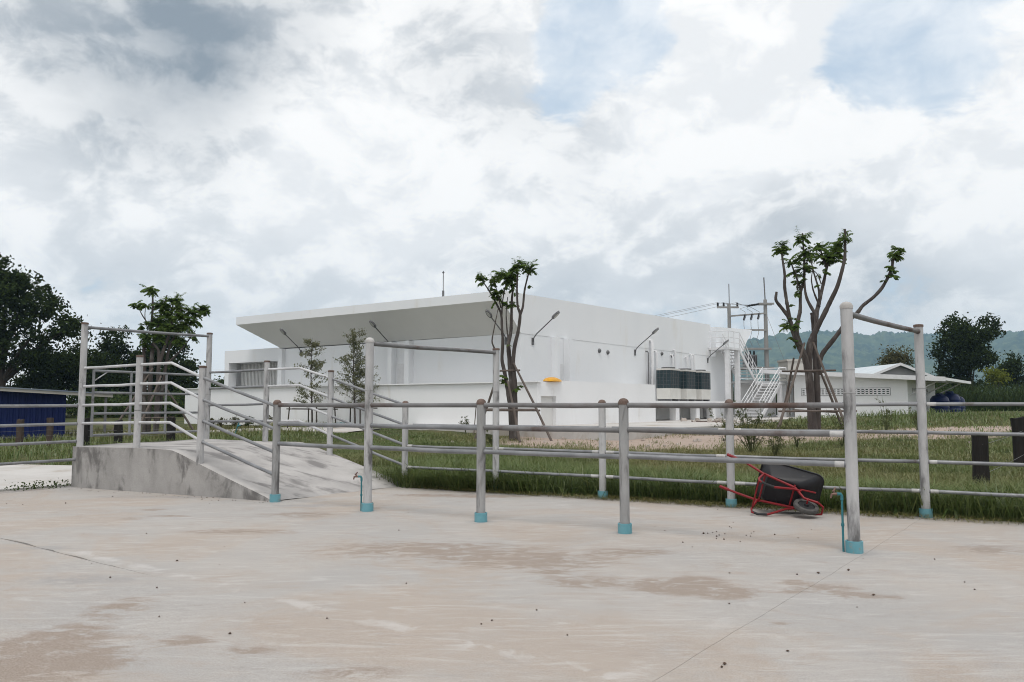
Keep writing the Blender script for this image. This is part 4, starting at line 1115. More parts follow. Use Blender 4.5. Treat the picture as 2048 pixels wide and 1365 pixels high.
def crown(name, parent, blobs, n, size, mat, spread=.30, aspect=.55):
    """blobs: (x,y,z,rx,ry,rz) in thing frame; leaves gathered in small clumps on and inside the blobs"""
    vol = np.array([b[3] * b[4] * b[5] for b in blobs]) ** .75; vol /= vol.sum(); P = []
    for bl, f in zip(blobs, vol):
        k = max(int(n * f), 10); nc = max(k // 26, 3)
        d = RNG.normal(size=(nc, 3)); d /= np.linalg.norm(d, axis=1, keepdims=True)
        rad = RNG.uniform(.45, 1.08, (nc, 1)) ** .6
        cen = d * rad * np.array(bl[3:]) + np.array(bl[:3])
        pick = RNG.integers(0, nc, k); sp = spread * RNG.uniform(.6, 1.3, nc)[pick][:, None]
        P.append(cen[pick] + RNG.normal(size=(k, 3)) * sp * np.array([1, 1, .7]))
    P = np.concatenate(P); V, Fq = leaf_cards(P, RNG.uniform(.6, 1.25, len(P)) * size, aspect)
    return np_mesh(name, V, Fq, mat, parent)


def bg_tree(x, y, blobs, n, size, mat, label, trunk=.25, group='trees behind the site', limbs=6, cat='tree', sp=.33):
    z = float(terrain(np.array(x), np.array(y))); t = thing('tree', (x, y, z), label, cat, group)
    crown('crown', t, blobs, n, size, mat, sp)
    top = max(b_[2] for b_ in blobs); b = MB()
    b.tube([(0, 0, -.2), (.1, 0, top * .25), (-.05, .1, top * .5), (.1, 0, top * .75)], [trunk, trunk * .85, trunk * .6, trunk * .25], 9)
    for bl in blobs[:limbs + 2]:
        z1 = top * random.uniform(.2, .45); b.tube([(0, 0, z1), (bl[0] * .45, bl[1] * .45, z1 + (bl[2] - z1) * .6), (bl[0] * .9, bl[1] * .9, bl[2])], [trunk * .5, trunk * .3, trunk * .1], 6)
    b.build('trunk', 'bark_dark', t)
    return t


def blobset(w, h_, base, n, dep=None, seed=0):
    rr_ = random.Random(seed); out = []; dep = dep or w
    for i in range(n):
        f = rr_.random(); zz_ = base + h_ * (f ** .8)
        lim = math.sqrt(max(0.05, 1 - ((f - .42) / .62) ** 2))
        a = rr_.uniform(0, 2 * math.pi); q_ = rr_.uniform(.25, .8)
        s = rr_.uniform(.20, .34)
        out.append((w * lim * q_ * math.cos(a), dep * lim * q_ * math.sin(a), zz_, w * s * 1.2, dep * s * 1.2, h_ * s * .75))
    return out


# big dark tree, far left, crown traced as lobes
bg_tree(-38.6, 60, [(-2, 0, 8.2, 3.8, 3.2, 3.2), (1.6, .5, 9.2, 2.4, 2.4, 1.8), (-1.6, 0, 11.0, 2.3, 2, 1.6), (3.4, 0, 7.2, 2.2, 2, 1.3), (4.9, .3, 6.6, 1.2, 1.2, .9), (.6, 0, 5.2, 2.8, 2.4, 1.5), (-4, 1, 6.0, 3, 2.5, 2.4), (2.6, 1, 4.6, 1.8, 1.6, 1.1), (-6, 0, 9, 3, 2.6, 2.4), (-.2, -.4, 10.2, 1.8, 1.8, 1.4), (2.9, 0, 8.6, 1.2, 1.2, .9)],
        21000, .34, 'leaf_dark', 'largest dark tree with a domed crown at the left edge', .42)
for (u, Y, w, h_, base, n, sd_, lb, nl, mt) in (
        (100, 66, 3.0, 4.2, 1.2, 9, 3, 'dark bushy tree just left of the tall ramp post', 7500, 'leaf_dark'),
        (178, 70, 2.9, 4.2, 1.4, 9, 5, 'dark round tree behind the ramp railing posts', 7500, 'leaf_dark'),
        (240, 74, 3.1, 5.6, 1.2, 10, 8, 'dark tree behind the ramp gate, left of the staked tree', 8000, 'leaf_dark'),
        (312, 76, 3.1, 6.4, 1.2, 10, 11, 'dark tall tree directly behind the leafy staked tree', 8500, 'leaf_dark'),
        (365, 72, 2.0, 5.0, .8, 9, 14, 'dark narrow tree right of the leafy staked tree', 6000, 'leaf_dark'),
        (432, 84, 1.6, 2.6, .6, 6, 17, 'small far tree left of the hall annex', 2500, 'leaf_mid'),
        (20, 72, 4.2, 3.6, .6, 8, 20, 'low dark tree behind the blue shed', 6000, 'leaf_dark')):
    x = lx(u, Y); bg_tree(x, Y, blobset(w, h_, base, n, None, sd_), nl, .32, mt, lb, .2)
for (u, Y, w, h_, base, n, sd_, lb, nl, mt, sz) in (
        (1940, 80, 4.3, 7.2, 1.6, 15, 23, 'large dark dome-shaped tree at the right behind the cane field', 17000, 'leaf_dark', .32),
        (1800, 76, 1.9, 4.4, 1.0, 9, 26, 'olive green tree left of the large dark tree', 7000, 'leaf_olive', .26),
        (2035, 86, 2.8, 4.2, 1.2, 9, 29, 'dark tree at the right edge beside the large dark tree', 6000, 'leaf_dark', .3),
        (1995, 74, 1.0, 1.0, 3.0, 4, 32, 'yellow green bush at the foot of the large dark tree', 900, 'leaf_yellow', .26),
        (1560, 90, 2.4, 2.8, .6, 7, 35, 'green tree seen between the stair and the shed', 4000, 'leaf_mid', .3),
        (1855, 78, 1.5, 2.6, 1.4, 6, 38, 'green bush between olive tree and large dark tree', 3500, 'leaf_mid', .26),
        (2140, 80, 3.2, 4.6, 1.0, 8, 41, 'dark tree beyond the right edge of the cane field', 4000, 'leaf_dark', .32)):
    x = lx(u, Y); bg_tree(x, Y, blobset(w, h_, base, n, None, sd_), nl, sz, mt, lb, .22 if w > 1.2 else .12)

# undergrowth under the left trees
blobs = [(lx(u, 62) + 30, random.uniform(-2, 2), random.uniform(.6, 1.3), 1.6, 1.4, random.uniform(.7, 1.2)) for u in range(-40, 460, 16)]
o = crown('undergrowth', None, blobs, 16000, .26, 'leaf_mid', .3); o.location = (-30, 62, .3)
tag(o, 'low green undergrowth beneath the dark trees at left', 'bushes', kind='stuff')

# ------------------------------------------------------------------ pruned, staked trees (drawn limb by limb)
def spray(rng, base, n, ln, out, leaves, dirv=None):
    """compound leaves arching out of a cut limb; collects leaflet cards"""
    for _ in range(n):
        a = rng.uniform(0, 2 * math.pi); el = rng.uniform(-.35, 1.25)
        d = np.array([math.cos(a) * math.cos(el), math.sin(a) * math.cos(el), math.sin(el)])
        L_ = ln * rng.uniform(.4, 1.0); p = np.array(base, float) + rng.normal(0, .05, 3)
        steps = 7; pts = [p.copy()]
        for s in range(steps):
            d = d + np.array([0, 0, -.15]) + rng.normal(0, .07, 3); d /= np.linalg.norm(d); p = p + d * L_ / steps; pts.append(p.copy())
        out.append(pts)
        for s in range(1, steps + 1):
            side = np.cross(d, [0, 0, 1.]); side /= np.linalg.norm(side) + 1e-9
            for sg in (-1, 1):
                ll = .14 * (1 - .45 * abs(s / steps - .5)) * rng.uniform(.8, 1.25)
                c = pts[s]; tip = c + (side * sg * .8 + d * .35 + np.array([0, 0, -.45])) * ll; w_ = np.cross(tip - c, [rng.normal() * .3, rng.normal() * .3, 1.]); w_ = w_ / (np.linalg.norm(w_) + 1e-9) * ll * .24
                mid = c * .45 + tip * .55
                leaves.append((c, mid + w_, tip, mid - w_))


def staked_tree(loc, lines, sprays, stakes, bars, label, k, x0, hy, seed, leafn=1., mats=('bark', 'leaf_pruned')):
    """lines: ([(sx,sy,depth)...], r0, r1) in drawing units; k metres per unit; hy = drawing height of z=1.5"""
    rng = np.random.default_rng(seed); t = thing('pruned_tree', loc, label, 'tree', 'pruned and staked young trees')
    bz = loc[2]
    Pn = lambda x, y, d=0.: ((x - x0) * k, d, 1.5 + (hy - y) * k - bz)
    b = MB()
    for pts, r0, r1 in lines:
        P3 = [Pn(*p) for p in pts]; n = len(P3)
        # resample smoothly with slight knobbly radius
        arr = np.array(P3); tt = np.linspace(0, n - 1, n * 4); sm = np.stack([np.interp(tt, range(n), arr[:, c]) for c in range(3)], 1)
        for _ in range(2): sm[1:-1] = (sm[:-2] + 2 * sm[1:-1] + sm[2:]) / 4
        rad = [(r0 + (r1 - r0) * i / (len(sm) - 1)) * (1 + rng.uniform(-.08, .10)) for i in range(len(sm))]
        b.tube([tuple(p) for p in sm], rad, 9)
    b.build('trunk', mats[0], t)
    tw = []; lv = []
    for x, y, d, n, ln in sprays: spray(rng, Pn(x, y, d), max(1, int(n * leafn * 1.45)), ln, tw, lv)
    V = np.array(lv).reshape(-1, 3); np_mesh('crown', V, np.arange(len(V)).reshape(-1, 4), mats[1], t)
    b = MB()
    for pts in tw: b.tube([tuple(p) for p in pts[::2]] + [tuple(pts[-1])], [.008, .006, .005, .004, .002][:len(pts[::2]) + 1], 4)
    st_ = b.build('leaf_stalks', 'leaf_pruned', t); st_['kind'] = 'stuff'
    if stakes:
        sk = thing('tree_stakes', loc, label.split(' ')[0] + ' ' + 'wooden stakes propping the ' + label, 'stakes', 'wooden tree props')
        for a, c in stakes:
            b = MB(); A, B = Vector(Pn(*a)), Vector(Pn(*c)); b.tube([A, A.lerp(B, .5) + Vector((.02, 0, 0)), B], [.035, .042, .045], 8); b.build('stake', 'stake', sk)
        for a, c in bars:
            b = MB(); b.tube([Pn(*a), Pn(*c)], .032, 8); b.build('cross_bar', 'stake', sk)
        return t, sk
    return t, None


# right tree
YR = 27.; gz_r = float(terrain(np.array(10.24), np.array(YR)))
linesR = [([(332, 1760, -.1), (325, 1364, -.1), (312, 1200, -.1), (292, 1100, -.12), (258, 1050, -.15), (215, 960, -.2), (185, 860, -.2), (165, 790, -.25), (100, 710, -.3), (48, 652, -.35), (60, 585, -.35)], .13, .042),
          ([(168, 800, -.25), (142, 690, -.35), (115, 545, -.45), (118, 450, -.5), (102, 330, -.5), (95, 240, -.5)], .065, .03),
          ([(300, 1150, -.1), (272, 1010, 0), (245, 920, .1), (270, 810, .25), (305, 720, .35), (312, 600, .4), (318, 530, .4), (290, 430, .5), (252, 280, .6)], .10, .022),
          ([(316, 560, .4), (342, 470, .35), (345, 300, .3), (332, 80, .25)], .05, .026),
          ([(290, 545, .4), (286, 470, .3), (270, 380, .3)], .03, .015),
          ([(372, 1760, .1), (345, 1364, .1), (335, 1120, .1), (345, 1000, .05), (372, 930, 0), (405, 850, -.1), (442, 770, -.2), (490, 660, -.3), (540, 550, -.4), (572, 420, -.5), (598, 320, -.5), (604, 200, -.5), (606, 85, -.5)], .135, .034),
          ([(400, 860, 0), (412, 740, .1), (432, 690, .15), (470, 590, .3), (510, 470, .4), (545, 350, .5), (590, 250, .55), (640, 190, .6), (692, 100, .6)], .085, .026),
          ([(408, 760, .1), (352, 640, .2), (338, 560, .25), (342, 420, .3), (370, 300, .3)], .06, .02),
          ([(440, 690, .1), (372, 560, -.1), (352, 480, -.2), (365, 400, -.2)], .035, .012),
          ([(440, 620, .1), (440, 550, .1), (402, 400, .15), (388, 290, .2)], .045, .016),
          ([(478, 500, .3), (450, 415, .3), (412, 375, .35)], .02, .01),
          ([(545, 360, .5), (510, 260, .5), (492, 160, .5)], .04, .022),
          ([(630, 260, .55), (685, 150, .55)], .03, .024),
          ([(400, 1760, .2), (408, 1364, .2), (408, 1200, .2), (404, 1000, .3), (415, 900, .35), (412, 780, .4), (405, 730, .4)], .125, .07),
          ([(420, 1240, .2), (428, 1130, .1), (445, 1070, .05), (492, 1000, -.1), (550, 920, -.2), (590, 850, -.3), (690, 750, -.5), (722, 700, -.5), (800, 640, -.6), (860, 570, -.7), (910, 470, -.8), (938, 400, -.8), (942, 350, -.8), (970, 300, -.8)], .085, .04)]
sprR = [(90, 230, -.5, 9, .36), (100, 260, -.5, 4, .3), (330, 120, .25, 5, .5), (300, 130, .25, 4, .4), (345, 230, .3, 6, .5), (370, 290, .3, 6, .45), (340, 360, .3, 6, .4), (260, 300, .6, 6, .4), (285, 400, .5, 5, .35), (300, 480, .4, 4, .3), (380, 250, .2, 5, .45), (495, 170, .5, 8, .45), (500, 250, .5, 6, .4),
        (560, 200, -.3, 8, .45), (600, 150, -.5, 7, .4), (690, 115, .6, 6, .3), (640, 220, .6, 9, .42), (590, 260, .55, 10, .42), (550, 300, .5, 7, .4), (620, 280, .5, 7, .4), (960, 300, -.8, 9, .36), (990, 270, -.8, 5, .3), (930, 410, -.8, 4, .28), (935, 470, -.8, 4, .25), (880, 500, -.7, 1, .2), (150, 850, -.2, 6, .32), (190, 850, -.2, 4, .3), (190, 950, -.2, 2, .25), (210, 980, -.2, 2, .2), (255, 800, .2, 1, .2), (420, 370, .3, 2, .25), (480, 400, .3, 2, .3), (290, 540, .4, 2, .25), (160, 700, -.3, 1, .25), (395, 530, 0, 1, .25)]
staked_tree((10.24, YR, gz_r), linesR, sprR,
            [((275, 990, -.3), (-10, 1690, -.9)), ((245, 1100, .4), (170, 1700, 1.2)), ((325, 990, -.5), (495, 1740, -1.5)), ((440, 1140, .5), (690, 1700, 1.0)), ((400, 1000, .4), (520, 1650, 1.5))],
            [((140, 1215, -.45), (500, 1210, -.45)), ((150, 1208, .45), (495, 1215, .45)), ((30, 1530, -.6), (640, 1528, -.6)), ((250, 1522, .7), (600, 1540, .7))],
            'tall forked tree with cut limbs, right of the stair', .00424, 370, 1478, 5, 1.25)
# middle tree
gz_m = float(terrain(np.array(.04), np.array(27.)))
linesM = [([(430, 1320, 0), (427, 1200, 0), (428, 1000, 0), (414, 850, 0), (400, 700, .05), (395, 640, .1), (415, 560, .15), (418, 450, .2), (420, 330, .25), (428, 262, .3), (404, 205, .3)], .115, .022),
          ([(445, 1320, -.05), (442, 1050, -.05), (440, 900, -.05), (427, 770, -.1), (440, 650, -.15), (465, 560, -.2), (480, 440, -.25), (458, 395, -.3), (455, 250, -.35), (462, 120, -.4)], .10, .022),
          ([(478, 445, -.25), (497, 395, -.2), (506, 280, -.2), (530, 180, -.2), (549, 122, -.2)], .045, .02),
          ([(420, 1320, .05), (412, 1080, .05), (390, 940, .1), (370, 830, .15), (350, 750, .2), (360, 620, .2), (352, 540, .2), (350, 430, .25), (310, 350, .3), (260, 260, .35), (215, 195, .4)], .085, .018),
          ([(350, 440, .25), (357, 330, .2), (382, 212, .2)], .032, .014), ([(345, 390, .25), (322, 280, .2), (295, 190, .2)], .022, .010),
          ([(305, 680, -.2), (283, 632, -.25), (308, 500, -.2), (326, 405, -.1)], .03, .012), ([(425, 270, .3), (440, 200, .2), (415, 160, .2)], .02, .01), ([(400, 640, .1), (385, 520, .3), (380, 420, .3), (392, 310, .3)], .03, .012)]
sprM = [(205, 185, .4, 7, .33), (225, 200, .4, 3, .3), (290, 205, .2, 7, .3), (300, 290, .2, 8, .33), (320, 310, .3, 6, .3), (345, 150, .2, 8, .4), (380, 160, .2, 12, .42), (410, 180, .3, 12, .42), (440, 130, -.3, 8, .4), (465, 125, -.4, 8, .4), (505, 125, -.2, 5, .35), (550, 135, -.2, 7, .36), (430, 230, .2, 5, .35), (360, 260, .2, 3, .3), (425, 370, .3, 4, .25), (395, 350, .3, 3, .25), (365, 885, .1, 4, .22), (460, 930, 0, 4, .22), (530, 240, -.2, 1, .2), (420, 640, 0, 1, .2)]
staked_tree((.04, 27., gz_m), linesM, sprM, [((432, 775, -.2), (692, 1318, -.9)), ((330, 830, .2), (165, 1300, .7)), ((392, 895, -.3), (472, 1300, -1.0))], [((338, 828, -.15), (478, 824, -.15)), ((238, 1095, -.3), (612, 1096, -.3)), ((250, 1088, .3), (600, 1090, .3))],
            'slender forked tree standing in front of the hall corner', .004966, 430, 1056, 6, 1.25)
# left tree
gz_l = float(terrain(np.array(-14.5), np.array(32.)))
linesL = [([(1160, 1460, 0), (1150, 1000, 0), (1130, 780, 0), (1178, 640, .1), (1186, 480, .1), (1180, 302, .1)], .09, .03), ([(1185, 1460, .1), (1190, 800, .1), (1222, 600, .2), (1280, 350, .3)], .10, .025),
          ([(1262, 1460, -.1), (1270, 900, -.1), (1262, 800, -.1), (1222, 745, -.2)], .10, .03), ([(1270, 920, -.1), (1300, 780, 0), (1340, 640, .1), (1330, 480, .2), (1350, 380, .2)], .08, .02), ([(1240, 1460, .2), (1290, 1000, .2), (1320, 750, .2), (1440, 570, .3), (1560, 450, .4)], .08, .02),
          ([(1175, 620, .1), (1110, 520, 0), (1070, 440, 0)], .03, .012), ([(1155, 640, .1), (1150, 540, -.2), (1156, 440, -.2)], .02, .012), ([(1330, 900, .1), (1420, 800, .2), (1520, 640, .3)], .05, .015), ([(1340, 620, .1), (1400, 520, -.2), (1450, 470, -.2)], .03, .01)]
sprL = [(1060, 440, 0, 5, .32), (1140, 310, .1, 4, .35), (1190, 320, .1, 5, .35), (1150, 440, -.2, 2, .3), (1240, 420, .2, 9, .45), (1270, 450, .3, 9, .45), (1300, 520, .2, 12, .5), (1350, 400, .2, 12, .48), (1380, 450, .2, 10, .45), (1420, 520, 0, 12, .45), (1480, 480, .3, 10, .42), (1560, 460, .4, 8, .38), (1580, 480, .4, 5, .3), (1300, 620, .1, 14, .5), (1370, 620, .1, 14, .5), (1440, 600, .2, 12, .45), (1500, 560, .3, 8, .4), (1220, 560, .2, 8, .4), (1180, 600, .1, 6, .38), (1110, 600, 0, 3, .3), (1130, 680, 0, 5, .35), (1170, 700, 0, 6, .35), (1260, 700, 0, 8, .4), (1400, 720, .2, 8, .4), (1150, 760, 0, 4, .3), (1500, 680, .3, 4, .35)]
staked_tree((-14.5, 32., gz_l), linesL, sprL, [((1240, 950, -.3), (1010, 1440, -1.0)), ((1220, 1000, .3), (1480, 1445, .9)), ((1300, 1010, -.2), (1215, 1450, -1.2))], [((1100, 1160, -.4), (1400, 1165, -.4)), ((1090, 1345, -.5), (1440, 1340, -.5))],
            'bushy pruned tree standing behind the ramp gate', .00502, 1200, 1238, 8, 2.0)

# ------------------------------------------------------------------ saplings with props in front of the hall
def sapling(u, Y, h_, w, n, label, seed, slabel):
    rng = np.random.default_rng(seed); x = lx(u, Y); z = float(terrain(np.array(x), np.array(Y))); t = thing('sapling', (x, Y, z), label, 'tree', 'staked saplings by the white wall')
    b = MB(); tr_ = [(0, 0, -.1), (-.06, .02, h_ * .3), (-.12, 0, h_ * .6), (-.10, .04, h_)]; b.tube(tr_, [.045, .036, .022, .006], 7)
    cl = []
    for i in range(n):
        f = rng.uniform(.22, .95); zb = h_ * f; a = rng.uniform(0, 2 * math.pi); r_ = w * min(1., (1.25 - f)) * rng.uniform(.35, 1.1)
        e = np.array([math.cos(a) * r_ - .08, math.sin(a) * r_ * .8, zb + r_ * rng.uniform(.1, .55)])
        b.tube([(-.1, .02, zb), tuple(np.array([-.1, .02, zb]) * .5 + e * .5 + [0, 0, .04]), tuple(e)], [.010, .007, .003], 4)
        for s in np.linspace(.45, 1.05, 4):
            p = np.array([-.1, .02, zb]) * (1 - s) + e * s; cl.append(p + rng.normal(0, .06, (12, 3)))
    b.build('trunk', 'bark', t); P = np.concatenate(cl); V, Fq = leaf_cards(P, rng.uniform(.07, .14, len(P)), .38, .5, rng); np_mesh('crown', V, Fq, 'leaf_sapling', t)
    sk = thing('tree_stakes', (x, Y, z), slabel, 'stakes', 'wooden tree props')
    for dx, dy in ((-1.0, -.5), (-.35, .6), (.35, -.7), (1.0, .3)):
        b = MB(); b.tube([(dx, dy, -.05), (dx * .93, dy * .9, .95)], .03, 6); b.build('stake', 'bark_dark', sk)
    b = MB(); b.tube([(-1.05, -.5, .86), (1.05, -.5, .84)], .025, 6); b.build('cross_bar', 'bark_dark', sk)
    b = MB(); b.tube([(-1.05, .4, .86), (1.05, .4, .84)], .025, 6); b.build('cross_bar', 'bark_dark', sk)


sapling(627, 36.2, 4.1, 1.25, 50, 'thin open sapling, left of the two by the white wall', 3, 'dark wooden frame propping the left of the two saplings')
sapling(712, 35.2, 4.4, 1.3, 84, 'fuller leafy sapling, right of the two by the white wall', 4, 'dark wooden frame propping the right of the two saplings')
# teal watering bags at their feet and a teal marker pipe
for (u, Y, lb) in ((655, 35.4, 'left crumpled teal bag on the grass by the saplings'), (683, 35.0, 'right crumpled teal bag on the grass by the saplings')):
    x = lx(u, Y); b = MB(); n = 12; V = []
    for j in range(7):
        t = math.pi * j / 6
        for k in range(n):
            p = 2 * math.pi * k / n; w = 1 + random.uniform(-.22, .22); V.append((.34 * w * math.sin(t) * math.cos(p), .2 * w * math.sin(t) * math.sin(p), .11 + .11 * math.cos(t) * w))
    b.add(V, [(j * n + k, j * n + (k + 1) % n, (j + 1) * n + (k + 1) % n, (j + 1) * n + k) for j in range(6) for k in range(n)])
    o = b.build('bag', 'pvc_teal', None, True, 25); o.location = (x, Y, float(terrain(np.array(x), np.array(Y))) + .02); tag(o, lb, 'bag', 'teal bags by the saplings')
x = lx(477, 31); b = MB(); b.tube([(-.14, 0, -.1), (.02, 0, .45), (.1, 0, .68)], .024, 8); b.tube([(.02, -.03, .45), (.14, -.03, .5)], .03, 8); o = b.build('marker_pipe', 'pvc_teal', None); o.location = (x, 31, float(terrain(np.array(x), np.array(31.))))
tag(o, 'thin teal pipe leaning in the lawn left of the saplings', 'pipe')
x = lx(950, 29); b = MB(); b.tube([(-.05, 0, -.1), (0, 0, .5), (.05, 0, 1.15)], .018, 6); o = b.build('marker_stake', 'stake', None); o.location = (x, 29, float(terrain(np.array(x), np.array(29.))))
tag(o, 'single thin stake in the grass left of the slender tree', 'stake')

# clipped round shrubs along the wall
for i, (u, s, mt, lb) in enumerate(((424, .20, 'leaf_olive', 'first clipped round shrub from the left along the wall'), (446, .23, 'leaf_olive', 'second clipped round shrub from the left along the wall'), (472, .23, 'leaf_olive', 'third clipped round shrub from the left along the wall'), (500, .27, 'leaf_dark', 'darkest clipped round shrub along the white wall'), (535, .26, 'leaf_olive', 'last clipped round shrub along the wall, beside the ramp post'))):
    Y = 41.2 - i * .6; x = lx(u, Y); z = float(terrain(np.array(x), np.array(Y))); t = thing('round_shrub', (x, Y, z), lb, 'shrub', 'clipped shrubs along the white wall')
    crown('crown', t, [(0, 0, .38, s, s, s * .9)], 420, .085, mt, .05); b = MB(); b.tube([(0, 0, -.1), (0, 0, .35)], .02, 6); b.build('stem', 'bark_dark', t)

# wiry weeds behind the back fence
def weed(u, Y, h_, w, n, label, seed, mat='leaf_weed', dens=14):
    rng = np.random.default_rng(seed); x = lx(u, Y); z = float(terrain(np.array(x), np.array(Y))); t = thing('weed', (x, Y, z), label, 'weed', 'wiry weeds in the field')
    b = MB(); cl = []
    for i in range(n):
        a = rng.uniform(0, 2 * math.pi); r_ = w * rng.uniform(.2, 1); hh = h_ * rng.uniform(.55, 1)
        p0 = np.zeros(3); p1 = np.array([math.cos(a) * r_ * .4, math.sin(a) * r_ * .4, hh * .55]); p2 = np.array([math.cos(a) * r_, math.sin(a) * r_, hh])
        b.tube([tuple(p0), tuple(p1), tuple(p2)], [.008, .005, .002], 4)
        for s in rng.uniform(.25, 1, 5):
            q0 = p0 * (1 - s) ** 2 + 2 * p1 * s * (1 - s) + p2 * s * s; d = rng.normal(size=3); d[2] = abs(d[2]) * .6; d /= np.linalg.norm(d); L_ = .26 * (1.2 - s); q1 = q0 + d * L_
            b.tube([tuple(q0), tuple(q1)], [.004, .0015], 3); m_ = dens; cl.append(q0 + (q1 - q0) * rng.uniform(.2, 1.05, (m_, 1)) + rng.normal(0, .018, (m_, 3)))
    b.build('stems', mat, t); P = np.concatenate(cl); V, Fq = leaf_cards(P, rng.uniform(.03, .07, len(P)), .35, .0, rng); np_mesh('leaves', V, Fq, mat, t)


weed(1500, 20.5, 1.5, .95, 26, 'broad wiry weed below the stair, behind the wheelbarrow post', 11)
weed(1452, 21.5, 1.2, .6, 9, 'thin wiry weed left of the broad one below the stair', 12)
weed(1545, 19.5, 1.15, .5, 12, 'low wiry weed between the broad weed and the forked tree', 13)
weed(1680, 22.0, 1.15, .55, 10, 'wiry weed just right of the forked trunks', 14)
weed(1768, 26.0, 1.35, .42, 8, 'tall thin weed in front of the white shed wall', 15)
weed(1590, 22, .9, .4, 8, 'small weed at the foot of the forked tree', 16)
weed(1830, 27, 1.1, .5, 9, 'leggy weed beside the right corner of the shed', 17)
weed(985, 25, .55, .3, 7, 'short weed by the slender tree trunk', 18)
weed(932, 30.0, .75, .25, 6, 'small upright weed against the white wall', 19)

# ------------------------------------------------------------------ grass
def grass_points(n, smax, smin, d0, d1):
    s = RNG.uniform(smin, smax, n); d = RNG.uniform(d0, d1, n)
    x = F0[0] + FD[0] * s + FN[0] * d; y = F0[1] + FD[1] * s + FN[1] * d
    return x, y, d


def in_poly(x, y, poly):
    ins = np.zeros(len(x), bool); j = len(poly) - 1
    for i in range(len(poly)):
        xi, yi = poly[i]; xj, yj = poly[j]
        ins ^= ((yi > y) != (yj > y)) & (x < (xj - xi) * (y - yi) / (yj - yi + 1e-12) + xi); j = i
    return ins


RAMP_POLY = [FB, FK, FL, BL, BK, BB]
def allowed(x, y):
    hx, hy = hall_local(x, y)
    ok = (np.abs(x) / np.maximum(y, 1) < .74) & (y > 6)
    ok &= ~in_poly(x, y, RAMP_POLY) & ~in_poly(x, y, [(p[0] * 1.0, p[1]) for p in pad])
    ok &= ~((hx > -2.1) & (hy > -2.3)) & ~((hx > -4.2) & (hy > -6.9) & (hy < 5) & (hx < 34) & (hy < 3.9) & (hx + 4.3 > 0))
    return ok


PATH = np.array([(-36, 46), (-26, 41), (-21, 38), (-17, 37.5), (-13, 37.2), (-9, 34.6), (-6, 32.6)])
def near_path(x, y, r_):
    m_ = np.full(len(x), 1e9)
    for a, c in zip(PATH[:-1], PATH[1:]):
        d = c - a; t = np.clip(((x - a[0]) * d[0] + (y - a[1]) * d[1]) / (d @ d), 0, 1); m_ = np.minimum(m_, np.hypot(x - a[0] - t * d[0], y - a[1] - t * d[1]))
    return m_ < r_


GV, GF, GT = [], [], []
def blades(x, y, z, h_, w, bend, tone, lay=0.):
    n = len(x); a = RNG.uniform(0, 2 * np.pi, n); dx, dy = np.cos(a), np.sin(a); sx, sy = -dy, dx
    b_ = bend * h_
    def pt(f, off, wf): return np.stack([x + dx * b_ * off + sx * w * wf, y + dy * b_ * off + sy * w * wf, z + h_ * f], -1)
    V = np.stack([pt(-.05, 0, -.5), pt(-.05, 0, .5), pt(.55, .30, .42), pt(.55, .30, -.42), pt(1.0 - .25 * np.clip(bend, 0, 1.5), 1.0, 0)], 1)
    o = sum(len(v) for v in GV); base = o + np.arange(n)[:, None] * 5
    GV.append(V.reshape(-1, 3)); GF.append(np.concatenate([base + np.array([0, 1, 2]), base + np.array([0, 2, 3]), base + np.array([3, 2, 4])])); GT.append(np.repeat(tone, 5))


def dry_field(x, y, d):
    f = fbm(x * .22, y * .22, 41, 4); midd = smooth01((d - 2.5) / 4) * (1 - smooth01((d - 14) / 8) * .6)
    right = smooth01((x + 3) / 5)
    return np.clip((f - .46) * 2.8 + .75 * midd * (.25 + .75 * right), 0, 1)


for (n, d0, d1, hmin, hmax, wd, s0, s1) in ((120000, .02, 3.2, .10, .42, .0065, -4, 9.5), (140000, 3.2, 9, .06, .26, .009, -9, 16), (120000, 9, 18, .05, .17, .015, -16, 26), (40000, 18, 32, .06, .18, .028, -26, 26)):
    x, y, d = grass_points(n, s1, s0, d0, d1)
    ok = allowed(x, y) & ~near_path(x, y, 1.0)
    clump = fbm(x * 1.6, y * 1.6, 51, 3); dm = dirt_mask(x, y) * (fbm(x * 1.1, y * 1.1, 61, 3) + .45)
    ok &= (clump > RNG.uniform(.05, .55, n)) & (dm < RNG.uniform(.15, 1.05, n))
    x, y, d, clump = x[ok], y[ok], d[ok], clump[ok]
    z = terrain(x, y); z = np.maximum(z, -.01); m_ = len(x)
    lawn = smooth01((-x - 2) / 3) * smooth01((d - 3) / 3)
    h_ = (hmin + (hmax - hmin) * RNG.random(m_)) * (.5 + 1.0 * clump) * (1 - .45 * lawn)
    right_mound = ell(x, y, 24, 38, 9, 5); h_ = h_ * (1 + 2.0 * right_mound)
    tone = np.clip(dry_field(x, y, d) * .75 + RNG.normal(0, .16, m_), 0, 1) * (1 - .55 * lawn)
    tone = np.where(d < 2.0, tone * .35, tone); tone = tone * (1 - .75 * right_mound)
    blades(x, y, z, h_, wd * RNG.uniform(.6, 1.3, m_), RNG.uniform(.2, 2.2, m_), tone)
